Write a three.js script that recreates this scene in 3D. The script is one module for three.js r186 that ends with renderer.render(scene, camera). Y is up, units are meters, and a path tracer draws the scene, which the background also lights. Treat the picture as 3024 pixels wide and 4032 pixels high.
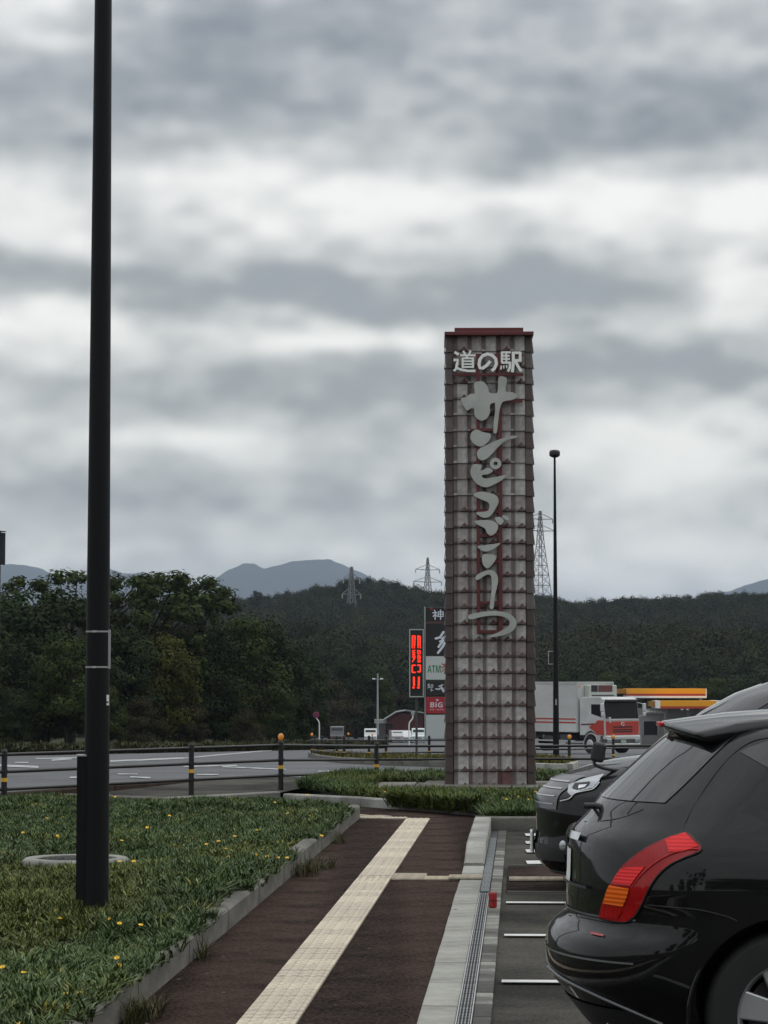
import * as THREE from 'three';
import { mergeGeometries } from 'three/addons/utils/BufferGeometryUtils.js';
import { RoundedBoxGeometry } from 'three/addons/geometries/RoundedBoxGeometry.js';
import { TessellateModifier } from 'three/addons/modifiers/TessellateModifier.js';
import { Brush, Evaluator, SUBTRACTION } from 'three-bvh-csg';

// ---------------------------------------------------------------- camera, sky, sun, exposure
const F = 9500, HY = 2690, CX = 1512, CY = 2016, EYE = 1.75;          // the photograph's lens, in its own pixels
const PITCH = Math.atan((HY - CY) / F), YAW = Math.atan2(2040 - CX, F);   // YAW: direction of the path against the view
const scene = new THREE.Scene();
const camera = new THREE.PerspectiveCamera(2 * Math.atan(CY / F) * 180 / Math.PI, 0.75, 0.1, 45000);
camera.position.set(0, EYE, 0);
camera.rotation.x = PITCH;
const renderer = new THREE.WebGLRenderer({ antialias: true });
renderer.toneMapping = THREE.LinearToneMapping;
renderer.toneMappingExposure = 1.62;
renderer.shadowMap.enabled = true;
scene.fog = new THREE.FogExp2(0xb9c8de, 0.000075);

const sun = new THREE.DirectionalLight(0xfffaf2, .55);
sun.position.set(75, 105, -70); sun.target.position.set(0, 0, -30);
sun.castShadow = true; sun.shadow.radius = 110; sun.shadow.mapSize.set(2048, 2048);
Object.assign(sun.shadow.camera, { left: -60, right: 60, top: 60, bottom: -60, near: 1, far: 400 });
scene.add(sun, sun.target);

// ---------------------------------------------------------------- small helpers
function rng(seed) { let a = seed >>> 0; return () => { a = (a + 0x6D2B79F5) | 0; let t = Math.imul(a ^ (a >>> 15), 1 | a); t = (t + Math.imul(t ^ (t >>> 7), 61 | t)) ^ t; return ((t ^ (t >>> 14)) >>> 0) / 4294967296; }; }
const clamp = (x, a = 0, b = 1) => Math.min(b, Math.max(a, x));
const mix = (a, b, t) => a + (b - a) * t;
const sstep = (a, b, x) => { const t = clamp((x - a) / (b - a)); return t * t * (3 - 2 * t); };
function hash(x, y, s = 0) { let h = Math.imul(x | 0, 374761393) + Math.imul(y | 0, 668265263) + Math.imul(s | 0, 2147483647 ^ 0x5bd1e995); h = Math.imul(h ^ (h >>> 13), 1274126177); return ((h ^ (h >>> 16)) >>> 0) / 4294967296; }
function vnoise(x, y, s = 0, per = 0) {
  let xi = Math.floor(x), yi = Math.floor(y); const fx = x - xi, fy = y - yi, u = fx * fx * fx * (fx * (fx * 6 - 15) + 10), v = fy * fy * fy * (fy * (fy * 6 - 15) + 10);
  const w = (i) => per ? ((i % per) + per) % per : i;
  return mix(mix(hash(w(xi), w(yi), s), hash(w(xi + 1), w(yi), s), u), mix(hash(w(xi), w(yi + 1), s), hash(w(xi + 1), w(yi + 1), s), u), v);
}
function fbm(x, y, s = 0, oct = 4, per = 0) { let a = 0, w = 0.5, n = 0; for (let i = 0; i < oct; i++) { a += w * vnoise(x, y, s + i * 17, per); n += w; x *= 2; y *= 2; per *= 2; w *= 0.5; } return a / n; }
function lerpTable(tab, x) { if (x <= tab[0][0]) return tab[0][1]; for (let i = 1; i < tab.length; i++) if (x <= tab[i][0]) { const [a, p] = tab[i - 1], [b, q] = tab[i], t = (x - a) / (b - a); return mix(p, q, t); } return tab[tab.length - 1][1]; }
function smoothTable(tab, x, r) { return (lerpTable(tab, x - r) + 2 * lerpTable(tab, x) + lerpTable(tab, x + r)) / 4; }

// the lie of the land: level plaza, then a road running gently downhill to a valley floor
const land = (d) => d < 38 ? 0 : d < 320 ? -0.0215 * (d - 38) : -6.06;
const cp = Math.cos(PITCH), sp_ = Math.sin(PITCH), ca = Math.cos(YAW), sa = Math.sin(YAW);
function dirOf(px, py) { const x = (px - CX) / F, y = (CY - py) / F; return new THREE.Vector3(x, y * cp + sp_, y * sp_ - cp); }
function at(px, py, d) { const v = dirOf(px, py); return v.multiplyScalar(-d / v.z).add(camera.position); }
function ground(px, py, up = 0) {                                     // where the line of sight meets the land
  const v = dirOf(px, py).multiplyScalar(-1 / dirOf(px, py).z); let d = EYE / Math.max(1e-4, -v.y);
  if (d > 38) { const k = 0.0215; d = (EYE - up - k * 38) / (-v.y - k); }
  else d = (EYE - up) / -v.y;
  return new THREE.Vector3(v.x * d, land(d) + up, -d);
}
const pf = (s, t, y = 0) => new THREE.Vector3(s * ca + t * sa, y, s * sa - t * ca);   // path frame: s to the right of the path, t along it
function onPlane(px, py, t) { const v = dirOf(px, py), k = t / (v.x * sa - v.z * ca); return { s: k * (v.x * ca + v.z * sa), y: EYE + k * v.y }; }

const taken = new Map();
function numbered(n) { const k = taken.get(n) ?? 0; taken.set(n, k + 1); return k ? `${n}_${String(k).padStart(3, '0')}` : n; }
function shadow(o) { o.castShadow = o.receiveShadow = true; return o; }
function thing(name, label, category, pos, turn = 0, group) {
  const o = new THREE.Group(); o.name = numbered(name); scene.add(o);
  if (pos) o.position.copy(pos); o.rotation.y = turn; o.userData = { label, category }; if (group) o.userData.group = group;
  return o;
}
function mesh(name, geo, mat, parent) {
  const g = Array.isArray(geo) ? mergeGeometries(geo.map((q) => { const n = q.index ? q.toNonIndexed() : q; for (const k of Object.keys(n.attributes)) if (!['position', 'normal', 'uv', 'color'].includes(k)) n.deleteAttribute(k); return n; })) : geo;
  const m = shadow(new THREE.Mesh(g, mat)); m.name = parent && parent !== scene ? name : numbered(name); (parent ?? scene).add(m); return m;
}
function tag(o, label, category, group) { o.userData.label = label; o.userData.category = category; if (group) o.userData.group = group; return o; }
function struct(name, geo, mat, parent) { const m = mesh(name, geo, mat, parent); m.userData.kind = 'structure'; return m; }
function stuff(name, geo, mat, parent, label, category) { const m = mesh(name, geo, mat, parent); m.userData.kind = 'stuff'; if (label) { m.userData.label = label; m.userData.category = category; } return m; }
function dup(o, label) { const c = o.clone(); c.name = numbered(o.name.replace(/_\d{3}$/, '')); c.userData = { ...o.userData }; if (label) c.userData.label = label; scene.add(c); return c; }

function box(w, h, d, x = 0, y = 0, z = 0, r = 0) { const g = r ? new RoundedBoxGeometry(w, h, d, 2, r) : new THREE.BoxGeometry(w, h, d); g.translate(x, y, z); return g; }
function cyl(r0, r1, h, x = 0, y = 0, z = 0, n = 16, open = false) { const g = new THREE.CylinderGeometry(r1, r0, h, n, 1, open); g.translate(x, y + h / 2, z); return g; }   // stands on y
function rod(a, b, r, n = 8, r2 = r) {
  const d = b.clone().sub(a), g = new THREE.CylinderGeometry(r2, r, d.length(), n, 1); g.translate(0, d.length() / 2, 0);
  g.applyQuaternion(new THREE.Quaternion().setFromUnitVectors(new THREE.Vector3(0, 1, 0), d.normalize())); g.translate(a.x, a.y, a.z); return g;
}
const V = (x, y, z) => new THREE.Vector3(x, y, z);
function tube(pts, r, n = 6, seg = 0) { return new THREE.TubeGeometry(new THREE.CatmullRomCurve3(pts, false, 'centripetal'), seg || pts.length * 4, r, n, false); }
function poly(pts, up, metres = true) {                               // a level or land-following sheet with the given outline (world points)
  const sh = new THREE.Shape(pts.map((p) => new THREE.Vector2(p.x, -p.z))); let g = new THREE.ShapeGeometry(sh);
  const p = g.attributes.position, uv = g.attributes.uv;
  for (let i = 0; i < p.count; i++) { const x = p.getX(i), z = -p.getY(i); p.setXYZ(i, x, up, z); uv.setXY(i, x, z); }
  g.computeVertexNormals(); return g;
}
function sheet(left, right, up, nu = 12, nv = 40) {                   // land-following strip between two polylines
  const cl = (pts) => { const c = []; let L = [0]; for (let i = 1; i < pts.length; i++) L.push(L[i - 1] + pts[i].distanceTo(pts[i - 1])); return (t) => { const q = t * L[L.length - 1]; for (let i = 1; i < pts.length; i++) if (q <= L[i] + 1e-9) return pts[i - 1].clone().lerp(pts[i], (q - L[i - 1]) / (L[i] - L[i - 1])); return pts[pts.length - 1].clone(); }; };
  const A = cl(left), B = cl(right), P = [], U = [], I = [];
  for (let j = 0; j <= nv; j++) for (let i = 0; i <= nu; i++) { const p = A(j / nv).lerp(B(j / nv), i / nu); P.push(p.x, land(-p.z) + up, p.z); U.push(p.x, p.z); }
  for (let j = 0; j < nv; j++) for (let i = 0; i < nu; i++) { const a = j * (nu + 1) + i; I.push(a, a + 1, a + nu + 1, a + 1, a + nu + 2, a + nu + 1); }
  const g = new THREE.BufferGeometry(); g.setAttribute('position', new THREE.Float32BufferAttribute(P, 3)); g.setAttribute('uv', new THREE.Float32BufferAttribute(U, 2)); g.setIndex(I); g.computeVertexNormals();
  const n = g.attributes.normal; if (n.getY(0) < 0) { for (let i = 0; i < I.length; i += 3) [I[i], I[i + 1]] = [I[i + 1], I[i]]; g.setIndex(I); g.computeVertexNormals(); }
  return g;
}
function extrude(pts, depth, bevel = 0) {                             // outline in x,y pushed towards +z
  const g = new THREE.ExtrudeGeometry(new THREE.Shape(pts.map((p) => new THREE.Vector2(p[0], p[1]))), { depth, bevelEnabled: bevel > 0, bevelSize: bevel, bevelThickness: bevel, bevelSegments: 2, curveSegments: 4 });
  return g;
}
function beam(pts, w, h0, h1, close = false) {                        // a kerb-like ridge along world points, from height h0 to h1 over the land, with bevelled top
  const prof = [[-w / 2, h0], [-w / 2, h1 - 0.02], [-w / 2 + 0.02, h1], [w / 2 - 0.02, h1], [w / 2, h1 - 0.02], [w / 2, h0]], P = [], U = [], I = [];
  pts.forEach((p, i) => {
    const a = pts[Math.max(0, i - 1)], b = pts[Math.min(pts.length - 1, i + 1)], t = b.clone().sub(a).setY(0).normalize(), n = V(-t.z, 0, t.x);
    for (const [o, h] of prof) { P.push(p.x + n.x * o, p.y + h, p.z + n.z * o); U.push(i * 0.5 + o, h + o); }
  });
  for (let i = 0; i < pts.length - 1; i++) for (let k = 0; k < 5; k++) { const a = i * 6 + k, b = a + 6; I.push(a, b, a + 1, a + 1, b, b + 1); }
  const e = (pts.length - 1) * 6; for (const k of [1, 2, 3, 4]) { I.push(0, k, k + 1); I.push(e, e + k + 1, e + k); }
  let g = new THREE.BufferGeometry(); g.setAttribute('position', new THREE.Float32BufferAttribute(P, 3)); g.setAttribute('uv', new THREE.Float32BufferAttribute(U, 2)); g.setIndex(I);
  g = g.toNonIndexed(); g.computeVertexNormals(); return g;
}
function planar(g) { const p = g.attributes.position, u = g.attributes.uv, q = p.getX(0); for (let i = 0; i < p.count; i++) u.setXY(i, p.getX(i) + p.getY(i), p.getZ(i) + p.getY(i) * .5); return g; }
function uvScale(g, k) { const u = g.attributes.uv; for (let i = 0; i < u.count; i++) u.setXY(i, u.getX(i) * k, u.getY(i) * k); return g; }

// ---------------------------------------------------------------- the sky: broken grey overcast
{
  const W = 2048, Hh = 1024, data = new Float32Array(W * Hh * 4);
  const FD = F / 1.8228;                                              // layout of cloud masses, in degrees of azimuth and elevation
  const B = [[600, 140, 420, 150, -.38], [1380, 265, 430, 105, -.5], [1000, 60, 700, 80, -.22], [120, 240, 220, 100, -.25], [420, 260, 300, 80, -.25], [40, 40, 150, 70, .35], [1500, 10, 250, 40, .12],
    [420, 400, 230, 60, .35], [700, 470, 300, 75, .42], [930, 420, 200, 50, .38], [60, 490, 150, 75, .55], [1420, 450, 300, 70, .5], [1620, 480, 120, 110, .5], [1560, 640, 130, 60, .45], [1250, 420, 180, 45, .35],
    [100, 590, 230, 45, -.38], [450, 635, 280, 60, -.42], [760, 625, 230, 50, -.48], [930, 670, 90, 22, -.35], [1170, 600, 190, 85, -.6], [1230, 660, 200, 35, -.35], [1520, 560, 130, 40, -.15],
    [790, 718, 190, 30, .65], [600, 738, 150, 30, .4], [90, 720, 170, 60, .48], [300, 760, 90, 35, .3], [1480, 720, 160, 35, .3], [640, 830, 320, 60, -.38], [1330, 800, 260, 60, -.5], [1600, 830, 120, 50, -.4], [200, 850, 220, 40, -.22], [1450, 900, 120, 40, -.2],
    [370, 940, 140, 42, .5], [170, 950, 100, 30, .2], [560, 960, 150, 30, .15], [1480, 1000, 220, 110, .6], [1250, 960, 90, 60, .2], [250, 1060, 400, 50, -.3], [800, 1050, 220, 60, -.22], [600, 1120, 300, 25, -.15], [700, 1190, 700, 35, .22], [1450, 1200, 350, 80, .45], [150, 1190, 200, 30, .2]]
    .map(([x, y, w, h, v]) => [(x - 829.5) / FD * 57.3, PITCH * 57.3 + (1106 - y) / FD * 57.3, w / FD * 57.3, h / FD * 57.3, v]);
  for (let j = 0; j < Hh; j++) {
    const el = ((j + 0.5) / Hh - 0.5) * Math.PI, se = Math.sin(el), ce = Math.cos(el), eld = el * 57.2958;
    for (let i = 0; i < W; i++) {
      const ph = ((i + 0.5) / W - 0.5) * 2 * Math.PI, dx = Math.cos(ph) * ce, dz = Math.sin(ph) * ce;
      let v, o = (j * W + i) * 4;
      if (el < -0.03) v = 0.45; else {
        const q = 1 / (Math.max(0, se) + 0.16), X = dx * q, Z = dz * q;
        let az = Math.atan2(dx, -dz) * 57.2958;
        const wx = az + 1.3 * (fbm(az * .42, eld * 1.3, 71, 6) - .5) * 2, wy = eld + .62 * (fbm(az * .38 + 9, eld * 1.35, 91, 6) - .5) * 2;
        let n = (fbm(X * 2.2 + 7, Z * 2.2, 3, 5) - 0.5) * 1.3 + (fbm(az * .33, eld * 1.05, 31, 6) - 0.5) * .75;
        let c = n * (Math.abs(az) < 14 && eld < 24 ? .2 : .3), fine = (fbm(az * 1.1 + 40, eld * 2.6, 55, 5) - 0.5);
        if (Math.abs(az) < 14 && eld < 24) for (const [bx, by, bw, bh, bv] of B) { const a = (wx - bx) / bw, b = (wy - by) / bh, e = a * a + b * b; if (e < 8) c += .90 * bv * Math.exp(-Math.pow(e, 1.35)); }
        c += fine * 0.62 + (vnoise(wx * 2.3, wy * 3.6, 19) - .5) * .05;
        v = clamp(0.52 + c * 0.88); v = mix(v, v * v * (3 - 2 * v), .3);
      }
      const lo = [0.158, 0.181, 0.210], hi = [0.625, 0.632, 0.622], e = Math.pow(v, 1.15), g = Math.max(1, 1 + (2 * se - .46) / 1.46 * sstep(.2, .5, se));   // overcast skies brighten towards the zenith
      const warm = sstep(20, 0, eld) * 0.03;
      data[o] = (mix(lo[0], hi[0], e) + warm) * g; data[o + 1] = (mix(lo[1], hi[1], e) + warm * .8) * g; data[o + 2] = (mix(lo[2], hi[2], e) - warm * .4) * g; data[o + 3] = 1;
    }
  }
  const t = new THREE.DataTexture(data, W, Hh, THREE.RGBAFormat, THREE.FloatType);
  t.mapping = THREE.EquirectangularReflectionMapping; t.magFilter = t.minFilter = THREE.LinearFilter; t.needsUpdate = true;
  scene.background = t; scene.environment = t;
}

// ---------------------------------------------------------------- textures and materials
function tex(n, fn, srgb = true, rep = 1) {
  const d = new Uint8Array(n * n * 4);
  for (let j = 0; j < n; j++) for (let i = 0; i < n; i++) { const c = fn(i / n, j / n, i, j), o = (j * n + i) * 4; d[o] = clamp(c[0]) * 255; d[o + 1] = clamp(c[1]) * 255; d[o + 2] = clamp(c[2]) * 255; d[o + 3] = 255; }
  const t = new THREE.DataTexture(d, n, n); t.wrapS = t.wrapT = THREE.RepeatWrapping; t.magFilter = THREE.LinearFilter; t.minFilter = THREE.LinearMipmapLinearFilter; t.generateMipmaps = true;
  if (srgb) t.colorSpace = THREE.SRGBColorSpace; t.repeat.set(rep, rep); t.needsUpdate = true; return t;
}
const lin = (r, g, b) => new THREE.Color().setRGB(r, g, b);
const grainTex = (amp, coarse, seed, rep, fineN = 128) => tex(512, (u, v, i, j) => {      // multiplies the base colour: fine aggregate over coarse blotches
  const f = hash(i, j, seed) * .5 + vnoise(u * fineN, v * fineN, seed + 1, fineN) * .5, c = fbm(u * 4, v * 4, seed + 2, 5, 4);
  const k = clamp(0.80 + (f - .5) * amp + (c - .5) * coarse); return [k, k, k];
}, true, rep);
const stainTex = (seed, rep) => tex(512, (u, v, i, j) => {                                // asphalt with worn pale patches, damp stains with ragged edges and stone chips
  const f = hash(i, j, seed), c = fbm(u * 5, v * 5, seed + 2, 6, 5), s = fbm(u * 4, v * 5, seed + 9, 6, 3);
  let k = .74 + (f - .5) * .36 + (c - .5) * .95; if (s > .56) k -= .10 * sstep(.56, .63, s); if (hash(i >> 1, j >> 1, seed + 4) > .985) k += .25; return [k, k * .99, k * .965];
}, true, rep);
const bumpTex = tex(256, (u, v, i, j) => { const k = hash(i, j, 77) * .5 + vnoise(u * 64, v * 64, 78, 64) * .5; return [k, k, k]; }, false, 1);
function std(c, rough = 0.8, o = {}) { return new THREE.MeshStandardMaterial({ color: c, roughness: rough, ...o }); }
const matte = (c, o = {}) => new THREE.MeshPhysicalMaterial({ color: c, roughness: .95, specularIntensity: .15, ...o });
function phys(c, rough, o = {}) { return new THREE.MeshPhysicalMaterial({ color: c, roughness: rough, ...o }); }
const bmp = (rep) => { const t = bumpTex.clone(); t.repeat.set(rep, rep); t.needsUpdate = true; return t; };
const M = {
  lot: matte(lin(.088, .084, .074), { specularIntensity: .4, map: stainTex(11, .23), bumpMap: bmp(6), bumpScale: .004 }),
  road: std(lin(.125, .130, .137), .8, { map: grainTex(.22, .35, 21, .11), bumpMap: bmp(4), bumpScale: .004 }),
  path: matte(lin(.080, .052, .042), { map: grainTex(1.3, .85, 31, .8, 96), bumpMap: bmp(9), bumpScale: .006 }),
  concrete: std(lin(.42, .415, .375), .85, { map: grainTex(.16, .55, 41, .7), bumpMap: bmp(5), bumpScale: .003 }),
  concreteDark: std(lin(.215, .206, .178), .88, { map: grainTex(.2, .75, 43, .6), bumpMap: bmp(5), bumpScale: .003 }),
  brownKerb: matte(lin(.075, .054, .042), { map: grainTex(.25, .7, 47, .7), bumpMap: bmp(4), bumpScale: .004 }),
  slab: [0, 1, 2].map((i) => std(lin(.47 - .05 * i, .465 - .05 * i, .415 - .045 * i), .85, { map: grainTex(.16, .28, 51 + i * 7, 1.3), bumpMap: bmp(5), bumpScale: .002 })),
  gutter: [0, 1, 2, 3].map((i) => std(lin([.36, .27, .12, .09][i], [.355, .265, .115, .086][i], [.315, .235, .10, .076][i]), .85, { map: grainTex(.2, .8, 61 + i * 5, 1.5), bumpMap: bmp(5), bumpScale: .003 })),
  tactile: [0, 1, 2].map((i) => std(lin(.80 - .04 * i, .695 - .035 * i, .53 - .02 * i), .7, { map: grainTex(.1, .42, 71 + i * 5, 2.2), bumpMap: bmp(6), bumpScale: .001 })),
  paint: std(lin(.86, .86, .83), .7, { map: grainTex(.1, .25, 81, 1.2) }),
  oldPaint: std(lin(.52, .53, .53), .8, { map: grainTex(.3, 1.3, 83, .9) }),
  soil: matte(lin(.030, .025, .018), { map: grainTex(.6, .6, 91, 1) }),
  field: matte(lin(.04, .045, .018), { map: grainTex(.5, .9, 93, .09) }),
  verge: matte(lin(.035, .042, .016), { map: grainTex(.5, .9, 95, .15) }),
  black: std(lin(.008, .008, .009), .5), pole: matte(lin(.0075, .0078, .0095), { roughness: .55, specularIntensity: .4, map: grainTex(.12, .2, 97, 1) }),
  fence: std(lin(.008, .007, .0065), .5), yellow: std(lin(.72, .40, .03), .5), amber: phys(lin(.90, .30, .012), .25, { clearcoat: 1 }),
  steel: std(lin(.42, .43, .44), .42, { metalness: .85, map: grainTex(.2, .4, 99, 2) }), galv: std(lin(.46, .47, .47), .5, { metalness: .5 }), lid: std(lin(.17, .19, .20), .55, { metalness: .3, map: grainTex(.3, .6, 101, 2) }),
  iron: std(lin(.085, .083, .080), .6, { metalness: .5, map: grainTex(.3, .6, 103, 3) }), white: std(lin(.80, .81, .80), .55), grey: std(lin(.3, .31, .31), .6), darkGrey: std(lin(.06, .06, .062), .7),
  redSteel: std(lin(.105, .015, .017), .55), letter: std(lin(.64, .66, .63), .6, { map: grainTex(.06, .16, 107, 1) }), letterWhite: std(lin(.84, .85, .83), .5),
  glass: phys(lin(.006, .0065, .007), .06, { specularIntensity: 1 }), dimGlass: phys(lin(.010, .011, .012), .15, { specularIntensity: .35 }), carGlass: phys(lin(.004, .0045, .005), .05, { ior: 1.7 }),
  chrome: std(lin(.72, .73, .75), .12, { metalness: 1 }), rubber: std(lin(.012, .012, .012), .8),
};
// ---------------------------------------------------------------- ground
{
  const xs = [], zs = [], P = [], U = [], I = [];
  for (let i = 0; i <= 60; i++) { const q = i / 30 - 1; xs.push(Math.sign(q) * (Math.abs(q) * 60 + Math.pow(Math.abs(q), 5) * 6000)); }
  for (let j = 0; j <= 90; j++) { const q = j / 90; zs.push(300 - q * 700 - Math.pow(q, 7) * 8500); }
  for (const z of zs) for (const x of xs) { P.push(x, land(-z) - .07, z); U.push(x, z); }
  for (let j = 0; j < 90; j++) for (let i = 0; i < 60; i++) { const a = j * 61 + i; I.push(a, a + 1, a + 61, a + 1, a + 62, a + 61); }
  const g = new THREE.BufferGeometry(); g.setAttribute('position', new THREE.Float32BufferAttribute(P, 3)); g.setAttribute('uv', new THREE.Float32BufferAttribute(U, 2)); g.setIndex(I); g.computeVertexNormals();
  struct('ground', g, M.field);
}
struct('car_park', sheet([pf(-12, -30), pf(-12, 36)], [pf(40, -30), pf(40, 36)], -.004, 20, 20), M.lot);
struct('path', poly([pf(-2.06, 6), pf(-.53, 6), pf(-.53, 29.2), pf(-.53, 31.9), pf(-2.0, 34.2), pf(-6.2, 36.9), pf(-6.4, 35.0), pf(-2.06, 32.2)], .008), M.path);
// crossing of the same brown paving over the car park
struct('crossing', poly([pf(-.11, 20.38), pf(14, 20.38), pf(14, 23.2), pf(-.11, 23.2)], .006), M.path);
struct('crossing_edge', [box(14, .03, .07).rotateY(-YAW).translate(...pf(6.9, 20.33, .004).toArray()), box(14, .03, .05).rotateY(-YAW).translate(...pf(6.9, 23.24, .004).toArray())], M.concreteDark);

// tactile paving: single ribbed tiles
{
  const ribbed = (l, w, ribs) => { const g = [box(w - .001, .014, l - .003, 0, .007, 0)]; for (let k = 0; k < ribs; k++) g.push(box(.030, .004, l - .012, (k - (ribs - 1) / 2) * .072, .0155, 0)); return mergeGeometries(g.map((q) => q.index ? q.toNonIndexed() : q)); };
  const tile = ribbed(.3, .3, 4), studs = (() => { const g = [box(.296, .014, .294, 0, .007, 0)]; for (let i = 0; i < 5; i++) for (let j = 0; j < 5; j++) g.push(cyl(.014, .010, .006, (i - 2) * .057, .014, (j - 2) * .057, 6)); return mergeGeometries(g.map((q) => q.index ? q.toNonIndexed() : q)); })();
  const root = new THREE.Group(); root.name = 'tactile_paving'; root.userData.kind = 'structure'; scene.add(root);
  const R = rng(5); let n = 0;
  const lay = (g, s, t, turn = 0, y = .009) => { const m = mesh('tactile_tile', g, M.tactile[Math.floor(R() * 3)], root); m.position.copy(pf(s, t, y + R() * .0012)); m.rotation.y = -YAW + turn; };
  for (let t = 7.0; t < 31.2; t += .3, n++) lay(t > 21.3 && t < 21.9 ? studs : tile, -1.29, t);
  for (let k = 0; k < 3; k++) lay(studs, -1.59 - k * .3, 31.25 + k * .12, 0);
  for (let k = 1; k < 12; k++) lay(tile, -1.55 - k * .3, 31.35 + k * .21, Math.PI / 2 + .62, .012);
  // the branch towards the cars is a thin line of slimmer tiles
  const slim = tile;
  for (let k = 0; k < 2; k++) { lay(slim, -.985 + k * .3, 21.64, Math.PI / 2, .012); if (!k) lay(slim, -.985, 21.94, Math.PI / 2, .012); }
  const root2 = root; for (let k = 0; k < 30; k++) { const s = k < 2 ? -.42 + (k - 1) * .2 : -.10 + (k - 2) * .3 + .16; if (k >= 2) lay(slim, s, 21.62, Math.PI / 2, .012); }
  lay(slim, -.475, 21.62, Math.PI / 2, .026);
}
// concrete edging of the path, slot drain and gutter blocks
{
  const R = rng(9), edge = new THREE.Group(); edge.name = 'path_edging'; edge.userData.kind = 'structure'; scene.add(edge);
  const slabG = planar(box(.196, .05, .985, 0, -.005, 0, .008));
  for (let k = 0; k < 17; k++) { const m = mesh('edging_slab', slabG, M.slab[k === 14 ? 2 : Math.floor(R() * 2.2)], edge); m.position.copy(pf(-.428 + (R() - .5) * .004, 6.55 + k * 1.01, 0 + R() * .004)); m.rotation.y = -YAW + (R() - .5) * .004; }
  const gut = new THREE.Group(); gut.name = 'gutter'; gut.userData.kind = 'structure'; scene.add(gut);
  const blockG = planar(box(.096, .04, .49, 0, -.007, 0, .006));
  for (let k = 0; k < 46; k++) { const t = 6 + k * .5; const m = mesh('gutter_block', blockG, M.gutter[[3, 3, 2, 3, 3, 3, 2, 3, 3, 2, 3, 3, 2, 3, 3, 0, 3, 2, 0, 2, 3, 1, 2, 1, 1, 2, 1, 0, 2, 1, 1, 2, 0, 1, 2, 1, 0, 2, 1, 2][k % 40]], gut); m.position.copy(pf(-.196, t, R() * .004)); m.rotation.y = -YAW; }
  mesh('joint_bed', box(.30, .006, 24, 0, 0, 0).rotateY(-YAW).translate(...pf(-.34 - .02, 17.3, .0035).toArray()), M.soil, gut);
  // drain: real channel with bars over it
  const slot = new THREE.Group(); slot.name = 'drain_channel'; slot.userData.kind = 'structure'; scene.add(slot);
  mesh('channel_bed', box(.078, .004, 25, 0, .009, 0).rotateY(-YAW).translate(...pf(-.287, 17, 0).toArray()), M.black, slot);
  const barG = box(.0065, .018, .985, 0, 0, 0), tieG = box(.07, .006, .012), frameG = box(.005, .024, .985);
  for (let k = 0; k < 15; k++) {
    const t = 5.6 + k * 1.0; if (t > 20) break;
    const g = thing('drain_grate', 'steel bar grate in the long slot drain beside the pale edging', 'drain grate', pf(-.287, t, .017), -YAW, 'slot drain grates along the path');
    for (let i = 0; i < 4; i++) { const b = mesh('bar', barG, M.steel, g); b.position.x = (i - 1.5) * .0175; }
    for (let i = 0; i < 9; i++) { const b = mesh('cross_tie', tieG, M.iron, g); b.position.set(0, -.006, -.44 + i * .11); }
    for (const s of [-1, 1]) { const b = mesh('frame', frameG, M.galv, g); b.position.x = s * .038; }
  }
  const covG = box(.074, .02, .985, 0, 0, 0, .004);
  ['nearest the red can', 'crossed by the thin tactile line', 'just past the crossing', 'beside the ramped kerb', 'second along the ramped kerb', 'third along the ramped kerb', 'in the corner of the raised bed'].forEach((w, k) => {
    const m = mesh('drain_cover', covG, M.lid, scene); m.position.copy(pf(-.287, 20.65 + k * 1.0 + .1, .016)); m.rotation.y = -YAW; tag(m, 'blue grey steel drain cover ' + w, 'drain cover', 'solid drain covers');
  });
}
// parking lines
{
  const line = (s0, s1, t, w, m = M.paint, name = 'parking_line') => struct(name, poly([pf(s0, t - w / 2), pf(s1, t - w / 2), pf(s1, t + w / 2), pf(s0, t + w / 2)], .012), m);
  for (const t of [9.2, 11.75, 14.3, 16.9, 19.4]) line(-.105, 5, t, .12);
  line(.42, 5, 15.85, .04, M.oldPaint);
  for (const t of [23.7, 25.3, 26.65, 28.0]) struct('hatch_line', poly([pf(.08, t - .22), pf(3.2, t + .5), pf(3.2, t + .92), pf(.065, t + .22)], .012), M.paint);
}
// kerb of the left flower bed
{
  const R = rng(12), k = new THREE.Group(); k.name = 'flower_bed_kerb'; k.userData.kind = 'structure'; scene.add(k);
  const stone = (a, b, h = .17, w = .15, m = M.concreteDark, from = -.05) => { const n = 3, pts = []; for (let i = 0; i <= n; i++) { const p = a.clone().lerp(b, i / n); p.y = 0; pts.push(p); } mesh('kerb_stone', uvScale(beam(pts, w, from, h), 1), m, k); };
  for (let t = 7; t < 31.3; t += 2.03) stone(pf(-2.13, t, 0), pf(-2.13, Math.min(31.75, t + 2.015), 0), .165 + R() * .012);
  stone(pf(-2.13, 31.78), pf(-6.5, 34.7), .16);
  // far side of the branch path
  stone(pf(-3.4, 35.4), pf(-2.2, 34.35), .14, .13, M.concrete); stone(pf(-2.18, 34.3), pf(-.9, 32.6), .14, .13, M.concrete); stone(pf(-.88, 32.55), pf(-.4, 32.0), .14, .13, M.concrete);
  // pale edging strip beyond the bed
  stone(pf(-9.5, 29.2), pf(-6.6, 34.1), .05, .12, M.concrete); stone(pf(-6.58, 34.15), pf(-3.8, 38.1), .05, .12, M.concrete);
}
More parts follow.
